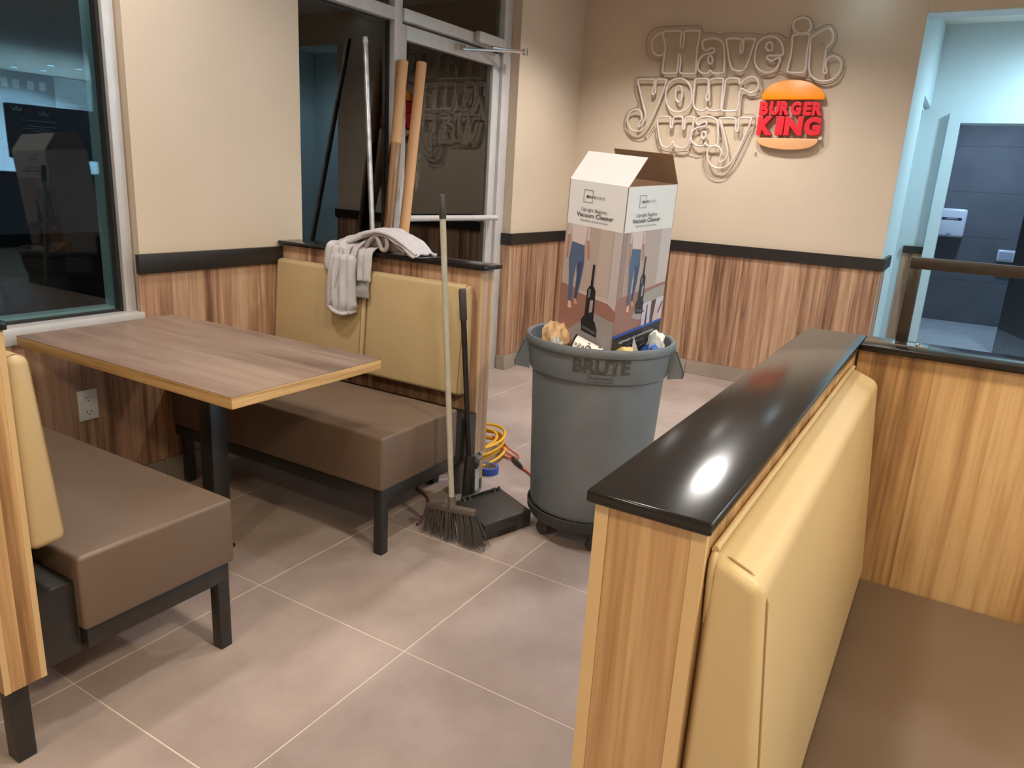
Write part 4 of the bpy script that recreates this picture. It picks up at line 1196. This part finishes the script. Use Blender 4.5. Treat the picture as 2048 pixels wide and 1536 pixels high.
for (y, z) in ((1.3, 2.0), (1.0, 2.0), (1.25, 1.68), (1.05, 1.68)):
    tube('logo_standoff', [(5.402, y, z), (5.43, y, z)], 0.006, m_neon, sg, seg=8)

# ------------------------------------------------------------------ broom, dustpan, tubes, pole
bh = thing('broom', (2.135, 1.49, 0), 'worn angle broom with a grey metal handle leaning by the bench', 'broom')
hb, ht = Vector((2.137, 1.487, 0.150)), Vector((2.170, 1.600, 1.286))
hd_ = (ht - hb)
m_hand = plain('worn painted steel handle', srgb(172, 166, 150), 0.4, var=0.10, scale=25)
m_blk = plain('black plastic', srgb(48, 45, 43), 0.45, var=0.12, scale=20)
put('handle', bm_tube(bmesh.new(), [hb, hb + hd_ * 0.5, hb + hd_ * 0.93], 0.0108, seg=14), m_hand, bh, smooth=50)
put('grip', bm_tube(bmesh.new(), [hb + hd_ * 0.925, hb + hd_ * 0.93, hb + hd_ * 0.995, ht], [0.0115, 0.0125, 0.0125, 0.009], seg=14), m_blk, bh, smooth=50)
bmh = bmesh.new()
bm_prism(bmh, [(2.121, 1.376, 0.132), (2.121, 1.600, 0.104), (2.121, 1.602, 0.122), (2.121, 1.51, 0.143), (2.121, 1.380, 0.152)], (0.030, 0, 0), 0.004, 2)
bm_tube(bmh, [(2.136, 1.482, 0.132), (2.138, 1.490, 0.178)], [0.019, 0.0145], seg=14)
put('head', bmh, plain('smoky broom head', srgb(92, 82, 74), 0.35), bh, smooth=40)
bmb = bmesh.new()
for k in range(330):
    q = random.random()
    row = random.random()
    top = Vector((2.124 + 0.024 * row, 1.380 + 0.216 * q, 0.136 - 0.030 * q))
    bot = Vector((2.100 + 0.075 * row + random.uniform(-.004, .004), 1.325 + 0.290 * q + random.uniform(-.005, .005), 0.003 + random.uniform(0, 0.012)))
    mid = top.lerp(bot, 0.5) + Vector((random.uniform(-.003, .003), random.uniform(-.003, .003), 0))
    bm_tube(bmb, [top, mid, bot], [0.0017, 0.0016, 0.0010], seg=3, cap=False)
put('bristles', bmb, plain('grey nylon bristles', srgb(92, 86, 82), 0.55), bh, kind='stuff')

dp = thing('dustpan', (2.35, 1.45, 0), 'black lobby dustpan with upright handle beside the broom', 'dustpan')
o0 = Vector((2.195, 1.372, 0.0)); ud = Vector((0.93, -0.30, 0)).normalized(); vd = Vector((0.46, 0.89, 0)).normalized()
Q = lambda a, b_, z: o0 + ud * a + vd * b_ + Vector((0, 0, z))
W_, D_p = 0.243, 0.245
prism('pan', [Q(0, 0, 0.002), Q(W_, 0, 0.002), Q(W_, D_p, 0.002), Q(0, D_p, 0.002)], (0, 0, 0.068), m_blk, dp, 0.006, 3)
prism('slot', [Q(0.07, -0.001, 0.004), Q(0.17, -0.001, 0.004), Q(0.165, -0.001, 0.026), Q(0.075, -0.001, 0.026)], vd * 0.003, MT['dark_slot'], dp)
bm = bmesh.new()
for a in (0.03, 0.19):
    for da in (0.0, 0.028):
        bm_prism(bm, [Q(a + da, D_p - 0.030, 0.069), Q(a + da, D_p - 0.002, 0.069), Q(a + da, D_p - 0.012, 0.086)], ud * 0.012)
put('hinge', bm, m_blk, dp)
hb2, ht2 = Vector((2.443, 1.604, 0.055)), Vector((2.392, 1.652, 0.925))
put('yoke', bm_tube(bmesh.new(), [Q(0.045, D_p - 0.01, 0.078), Q(0.21, D_p - 0.01, 0.078)], 0.006, seg=8), MT['black_metal'], dp, smooth=50)
dv = ht2 - hb2
put('handle', bm_tube(bmesh.new(), [hb2, hb2 + dv * 0.86], 0.0115, seg=14), MT['black_metal'], dp, smooth=50)
put('grip', bm_tube(bmesh.new(), [hb2 + dv * 0.855, hb2 + dv * 0.86, hb2 + dv * 0.99, ht2], [0.0125, 0.0150, 0.0150, 0.012], seg=14), plain('grey rubber grip', srgb(66, 64, 64), 0.5), dp, smooth=50)
put('socket', bm_prism(bmesh.new(), [hb2 + Vector((-0.036, 0.010, -0.03)), hb2 + Vector((0.010, -0.016, -0.03)), hb2 + Vector((0.006, -0.012, 0.17)), hb2 + Vector((-0.028, 0.004, 0.17))], (0.010, 0.022, 0), 0.003, 2), m_blk, dp, smooth=40)

m_kt = plain('kraft tube board', srgb(206, 158, 112), 0.6, var=0.05, scale=10)


def leaning(name, top, bot, r, mat, label, cat, group=None, seg=20):
    top, bot = Vector(top), Vector(bot)
    ax = (top - bot).normalized(); ln = (top - bot).length
    t = thing(name, bot, label, cat, group)
    return t, top, bot, ax, ln


for top, bot, lab in (((3.370, 2.770, 1.930), (3.080, 2.728, 0.004), 'left cardboard tube, wrapped in clear film, leaning by the glass door'),
                      ((3.525, 2.765, 1.943), (3.090, 2.636, 0.004), 'right plain cardboard tube leaning by the glass door')):
    t, a, b_, ax, ln = leaning('cardboard_tube', top, bot, 0.028, m_kt, lab, 'cardboard tube', 'cardboard tubes by the door')
    prof = [(0.0285, 0.0), (0.0285, ln), (0.0245, ln), (0.0245, ln - 0.08), (0.0, ln - 0.08)]
    put('tube_wall', bm_lathe(bmesh.new(), [(0.0, 0.01), (0.0245, 0.01), (0.0245, 0.0)] + prof, b_, 28, 0, ax), m_kt, t, smooth=40)
    if 'left' in lab:
        bm = bm_lathe(bmesh.new(), [(0.0292, ln * 0.53), (0.0300, ln * 0.56), (0.0296, ln * 0.62), (0.0304, ln * 0.68), (0.0298, ln * 0.74), (0.0302, ln * 0.77), (0.0292, ln * 0.78)], b_, 28, 0, ax)
        for v in bm.verts:
            v.co += Vector((noise.noise(v.co * 60), noise.noise(v.co * 60 + Vector((5, 5, 5))), 0)) * 0.0015
        put('clear_film', bm, glass_mat('clear packing film', 1.6, (1, 0.97, 0.94, 1)), t)
    else:
        bm = bmesh.new()
        o_ = b_ + ax * (ln * 0.70)
        gr = [[bm.verts.new(o_ + Vector((0.028 + 0.016 * i + 0.010 * noise.noise((i * .7, j * .8, 1)), -0.010 + 0.02 * noise.noise((i * .9, j * 1.1, 7)), -0.11 + 0.036 * j + 0.012 * i)))
               for j in range(6)] for i in range(4)]
        for i in range(3):
            for j in range(5):
                if i == 2 and j == 0: continue
                bm.faces.new((gr[i][j], gr[i + 1][j], gr[i + 1][j + 1], gr[i][j + 1]))
        put('torn_film', bm, glass_mat('torn clear film', 1.7, (0.95, 0.9, 0.85, 1)), t)
t, a, b_, ax, ln = leaning('metal_pole', (3.090, 2.788, 2.000), (2.860, 2.470, 0.004), 0.015, MT['chrome'], 'thin silver metal pole leaning against the sidelight glass', 'pole')
m_pole = plain('scuffed galvanised pole', srgb(178, 178, 182), 0.35, metal=0.7, var=0.3, scale=18)
put('shaft', bm_lathe(bmesh.new(), [(0, 0), (0.0135, 0), (0.0135, ln), (0.010, ln), (0.010, ln - 0.03), (0, ln - 0.03)], b_, 18, 0, ax), m_pole, t, smooth=40)
put('end_ring', bm_lathe(bmesh.new(), [(0.0136, ln - 0.03), (0.0148, ln - 0.028), (0.0148, ln - 0.012), (0.0136, ln - 0.010)], b_, 18, 0, ax), MT['alu'], t, smooth=40)

# ------------------------------------------------------------------ paint can, tape, cords
pc = thing('paint_can', (2.578, 1.722, 0), 'small grey paint can with wire handle at the end of the booth wall', 'paint can')
m_gal = plain('dull tinplate', srgb(128, 128, 126), 0.4, metal=0.5, var=0.15, scale=25)
lathe('can_body', [(0, 0), (0.070, 0), (0.072, 0.004), (0.072, 0.010), (0.0705, 0.012), (0.0705, 0.150), (0.072, 0.152), (0.072, 0.160), (0.062, 0.162), (0.058, 0.155), (0, 0.155)], (2.578, 1.722, 0), m_gal, pc, 40)


def arc(a0, a1, r, z0, z1, mat, name):
    bm = bmesh.new(); n = 12; prev = None
    for k in range(n + 1):
        a = math.radians(a0 + (a1 - a0) * k / n)
        p = [bm.verts.new((2.578 + r * math.cos(a), 1.722 + r * math.sin(a), z)) for z in (z0, z1)]
        if prev: bm.faces.new((prev[0], p[0], p[1], prev[1]))
        prev = p
    put(name, bm, mat, pc, smooth='all')


arc(244, 268, 0.0712, 0.016, 0.118, plain('white can label', srgb(196, 200, 204), 0.5), 'white_label')
arc(268, 330, 0.0712, 0.062, 0.150, plain('ochre can label', srgb(196, 156, 96), 0.5), 'ochre_label')
arc(268, 330, 0.0712, 0.014, 0.062, plain('charcoal can label', srgb(48, 48, 50), 0.5), 'charcoal_label')
e_ = Vector((2.578 + 0.0714 * math.cos(math.radians(250)), 1.722 + 0.0714 * math.sin(math.radians(250)), 0.132))
put('handle_ear', bm_lathe(bmesh.new(), [(0, 0), (0.014, 0), (0.014, 0.004), (0.008, 0.007), (0, 0.007)], e_, 18, 0, (math.cos(math.radians(250)), math.sin(math.radians(250)), 0)), m_blk, pc, smooth=40)
eo = Vector((math.cos(math.radians(250)), math.sin(math.radians(250)), 0))
put('wire_handle', bm_tube(bmesh.new(), smooth_path([e_ + eo * 0.008, e_ + Vector((0.03, -0.012, -0.016)), e_ + Vector((0.065, 0.005, -0.034)), e_ + Vector((0.095, 0.05, -0.040)), e_ + Vector((0.10, 0.09, -0.03))], sub=4), 0.0014, seg=6), MT['chrome'], pc, smooth=50)
tp = thing('tape_roll', (2.795, 1.742, 0), 'roll of blue painters tape on the floor behind the booth wall', 'tape')
put('tape', bm_lathe(bmesh.new(), [(0.040, 0.001), (0.050, 0.001), (0.0505, 0.003), (0.0505, 0.031), (0.050, 0.033), (0.040, 0.033)], (2.795, 1.742, 0), 36), plain('blue tape', srgb(44, 84, 168), 0.5), tp, smooth=40)
put('core', bm_lathe(bmesh.new(), [(0.0375, 0.0), (0.0398, 0.0), (0.0398, 0.034), (0.0375, 0.034), (0.0375, 0.0)], (2.795, 1.742, 0), 36), plain('grey card core', srgb(150, 140, 136), 0.7), tp, smooth=40)

yc = thing('extension_cord', (2.87, 1.96, 0), 'coiled yellow extension cord on the floor behind the booth wall', 'cord')
pts = []
for k in range(95):
    a = k * 0.42
    rr = 0.155 + 0.045 * noise.noise((k * 0.07, 0.3, 2.0)) + 0.02 * math.sin(a * 0.37)
    cz = 0.009 + 0.0011 * k + 0.008 * abs(noise.noise((k * 0.21, 4.1, 1.0)))
    pts.append((2.90 + rr * 1.35 * math.cos(a) + 0.03 * noise.noise((k * .05, 9, 1)), 1.93 + rr * 0.85 * math.sin(a), cz))
put('cable', bm_tube(bmesh.new(), smooth_path(pts, sub=3), 0.0075, seg=8), plain('yellow cable', srgb(236, 178, 40), 0.45), yc, smooth='all')
put('plug', bm_tube(bmesh.new(), [pts[-1], Vector(pts[-1]) + Vector((0.03, -0.03, -0.01)), Vector(pts[-1]) + Vector((0.06, -0.05, -0.03))], [0.012, 0.017, 0.015], seg=12), m_blk, yc, smooth=50)
oc = thing('orange_cord', (2.95, 1.66, 0), 'thin orange cord with a black plug running behind the bin', 'cord')
m_oc = plain('orange cable', srgb(206, 92, 62), 0.45)
put('cable', bm_tube(bmesh.new(), smooth_path([(3.12, 1.90, 0.05), (3.08, 1.86, 0.06), (3.03, 1.80, 0.03), (3.02, 1.74, 0.012), (2.975, 1.70, 0.008), (2.93, 1.63, 0.006), (2.89, 1.565, 0.006), (2.80, 1.47, 0.006), (2.66, 1.43, 0.006)], sub=5), 0.005, seg=8), m_oc, oc, smooth='all')
put('cable_loop', bm_tube(bmesh.new(), smooth_path([(3.11, 1.92, 0.055), (3.07, 1.84, 0.035), (3.02, 1.80, 0.01), (3.00, 1.745, 0.01), (3.03, 1.715, 0.012), (3.06, 1.74, 0.012), (3.07, 1.80, 0.03), (3.12, 1.88, 0.05)], sub=5), 0.0045, seg=8), m_oc, oc, smooth='all')
put('plug', bm_tube(bmesh.new(), [(3.01, 1.735, 0.012), (2.985, 1.705, 0.011), (2.955, 1.665, 0.010), (2.93, 1.632, 0.009)], [0.008, 0.011, 0.011, 0.006], seg=10), m_blk, oc, smooth=50)
rc = put('red_cord', bm_tube(bmesh.new(), smooth_path([(2.62, 2.00, 0.006), (2.48, 1.93, 0.006), (2.43, 1.88, 0.006), (2.39, 1.80, 0.006), (2.33, 1.74, 0.006), (2.22, 1.68, 0.006), (2.15, 1.66, 0.006)], sub=5), 0.006, seg=8),
         plain('dark red cable', srgb(120, 62, 52), 0.5), None, smooth='all', label='dark red cord on the floor under the bench end', cat='cord')

# ------------------------------------------------------------------ grey sweatshirt over the ledge
jk = thing('jacket', (2.53, 2.28, 1.01), 'light grey sweatshirt draped over the booth wall ledge', 'jacket')
m_j = plain('grey marl fleece', srgb(192, 187, 190), 0.95, var=0.05, scale=60, bump=0.12, bscale=300)
m_jin = plain('grey fleece lining', srgb(166, 154, 148), 0.95, bump=0.1, bscale=200)
m_rib = plain('ribbed grey cuff', srgb(150, 146, 144), 0.95)


def drape(name, path, y0, y1, thick, mat, seed, parent=jk, ny=26, sub=5, amp=0.010, taper=None, freq=22):
    """hanging cloth: path in x-z swept along y with fold waves, closed and thick"""
    pth = smooth_path([(x, 0, z) for x, z in path], sub=sub)
    bm = bmesh.new(); rows = []
    n = len(pth)
    for i, p in enumerate(pth):
        tq = i / (n - 1)
        a = pth[max(0, i - 1)]; b_ = pth[min(n - 1, i + 1)]
        tg = (b_ - a).normalized(); nm = Vector((-tg.z, 0, tg.x))
        if nm.x > 0 and tq > 0.5: nm = -nm
        ya, yb = (y0, y1) if taper is None else taper(tq)
        row = []
        for j in range(ny + 1):
            v = j / ny
            yy = ya + (yb - ya) * v
            edge = math.sin(math.pi * v) ** 0.5
            w = amp * (0.2 + tq) * (math.sin(v * freq + seed + tq * 1.5) * 0.55 + 0.9 * noise.noise((v * 5 + seed, tq * 4, seed)) + 0.5 * noise.noise((v * 11, tq * 9 + seed, 2)))
            row.append(bm.verts.new(Vector((p.x, yy, p.z)) + nm * (w + thick * edge)))
        rows.append(row)
    for i in range(n - 1):
        for j in range(ny):
            bm.faces.new((rows[i][j], rows[i][j + 1], rows[i + 1][j + 1], rows[i + 1][j]))
    bmesh.ops.recalc_face_normals(bm, faces=bm.faces[:])
    bmesh.ops.solidify(bm, geom=bm.faces[:], thickness=0.006)
    return put(name, bm, mat, parent, smooth='all')


LX = 2.478
# left body panel, right body panel with its rib, then the long sleeve in front
drape('body_panel', [(2.64, 1.022), (2.54, 1.032), (LX, 1.030), (LX - 0.022, 1.00), (LX - 0.026, 0.96), (LX - 0.028, 0.915)], 2.300, 2.445, 0.012, m_j, 1.0, amp=0.006)
drape('body_panel', [(2.60, 1.020), (2.54, 1.034), (LX, 1.032), (LX - 0.024, 1.00), (LX - 0.030, 0.95), (LX - 0.034, 0.885)], 2.172, 2.290, 0.010, m_j, 2.0, amp=0.006)
drape('waist_rib', [(LX - 0.036, 0.892), (LX - 0.038, 0.86), (LX - 0.038, 0.815)], 2.176, 2.280, 0.009, m_rib, 3.0, amp=0.002, freq=70)
sl = drape('sleeve', [(2.66, 1.030), (2.58, 1.058), (2.50, 1.056), (LX - 0.030, 1.02), (LX - 0.048, 0.95), (LX - 0.056, 0.86), (LX - 0.060, 0.785), (LX - 0.050, 0.745)],
           2.24, 2.385, 0.022, m_j, 4.0, amp=0.011, ny=34,
           taper=lambda q: (2.215 + 0.03 * math.sin(q * 3.0) + (0.02 if q > .9 else 0), 2.335 + 0.055 * min(1, q * 1.6) - (0.03 if q > .95 else 0)))
tube('sleeve_seam', smooth_path([(LX - 0.046, 2.325, 1.02), (LX - 0.074, 2.322, 0.94), (LX - 0.086, 2.332, 0.86), (LX - 0.090, 2.352, 0.79), (LX - 0.078, 2.372, 0.762)], sub=6), 0.0045, m_j, sl)
tube('sleeve_hem', smooth_path([(LX - 0.060, 2.382, 0.772), (LX - 0.088, 2.355, 0.756), (LX - 0.092, 2.32, 0.742), (LX - 0.086, 2.28, 0.738), (LX - 0.060, 2.255, 0.752)], sub=6), 0.009, m_j, sl)


def arch(name, ys, zs, x0, x1, thick, mat, seed, amp=0.006):
    """cloth arched over the ledge along y"""
    pth = smooth_path([(0, y, z) for y, z in zip(ys, zs)], sub=6)
    bm = bmesh.new(); rows = []
    for i, p in enumerate(pth):
        row = []
        for j in range(17):
            v = j / 16
            drop = 0.026 * (2 * v - 1) ** 4
            row.append(bm.verts.new((x0 + (x1 - x0) * v + 0.006 * noise.noise((i * .2, v * 3, seed)), p.y, max(1.018, p.z - drop + amp * (noise.noise((i * .25, v * 5, seed)) + .6 * math.sin(v * 17 + i * .3))))))
        rows.append(row)
    for i in range(len(rows) - 1):
        for j in range(16):
            bm.faces.new((rows[i][j], rows[i][j + 1], rows[i + 1][j + 1], rows[i + 1][j]))
    bmesh.ops.recalc_face_normals(bm, faces=bm.faces[:])
    bmesh.ops.solidify(bm, geom=bm.faces[:], thickness=thick)
    return put(name, bm, mat, jk, smooth='all')


arch('hood', [2.46, 2.42, 2.34, 2.26, 2.18, 2.11, 2.05, 2.00, 1.965], [1.022, 1.045, 1.068, 1.098, 1.112, 1.106, 1.086, 1.055, 1.020], 2.475, 2.640, 0.012, m_j, 8.0)
tube('hood_edge', smooth_path([(2.478, 2.25, 1.080), (2.474, 2.17, 1.100), (2.474, 2.10, 1.094), (2.478, 2.04, 1.070), (2.486, 1.99, 1.038), (2.492, 1.962, 1.020)], sub=6), 0.0075, m_j, jk)
tube('lining_fold', smooth_path([(2.492, 2.24, 1.028), (2.488, 2.21, 1.062), (2.488, 2.18, 1.080), (2.488, 2.16, 1.050), (2.488, 2.145, 1.026), (2.488, 2.125, 1.026), (2.488, 2.115, 1.05), (2.490, 2.12, 1.082), (2.492, 2.09, 1.070), (2.494, 2.06, 1.046), (2.498, 2.02, 1.022)], sub=6), 0.010, m_jin, jk)
drape('lining', [(2.53, 1.020), (2.52, 1.050), (2.51, 1.082)], 2.00, 2.25, 0.004, m_jin, 5.0, amp=0.006, taper=lambda q: (2.00 + 0.09 * q, 2.26))

# ------------------------------------------------------------------ restroom fittings
m_dry = plain('white enamel', srgb(214, 218, 224), 0.25)
hdn = thing('hand_dryer', (10.20, 0.18, 0.98), 'white wall hand dryer inside the restroom', 'hand dryer')
box('casing', 10.10, 10.262, 0.045, 0.33, 0.985, 1.305, m_dry, hdn, 0.03, 4)
box('nameplate', 10.0965, 10.102, 0.09, 0.31, 1.178, 1.205, plain('dark blue plate', srgb(34, 44, 66), 0.3), hdn, 0.002, 1)
tbm, tw, thh = text_bm('XLERATOR', 0.018, 0.0004)
for v in tbm.verts:
    v.co = Vector((10.0962, 0.245 - v.co.x * 0.115 / tw, 1.1855 + v.co.y))
put('name_lettering', tbm, m_dry, hdn)
lathe('nozzle', [(0, 0), (0.022, 0), (0.022, 0.008), (0.010, 0.014), (0, 0.010)], (10.099, 0.19, 1.02), plain('bright nozzle', srgb(190, 200, 214), 0.2, metal=0.6), hdn, 20, axis=(-1, 0, 0))
sd = thing('soap_dispenser', (10.2, -0.40, 0.75), 'small white wall dispenser inside the restroom beside the dark door', 'dispenser')
box('case', 10.15, 10.262, -0.50, -0.325, 0.755, 0.885, m_dry, sd, 0.015, 3)
box('front_panel', 10.146, 10.152, -0.48, -0.345, 0.775, 0.865, plain('grey dispenser front', srgb(170, 178, 190), 0.3), sd, 0.002, 1)
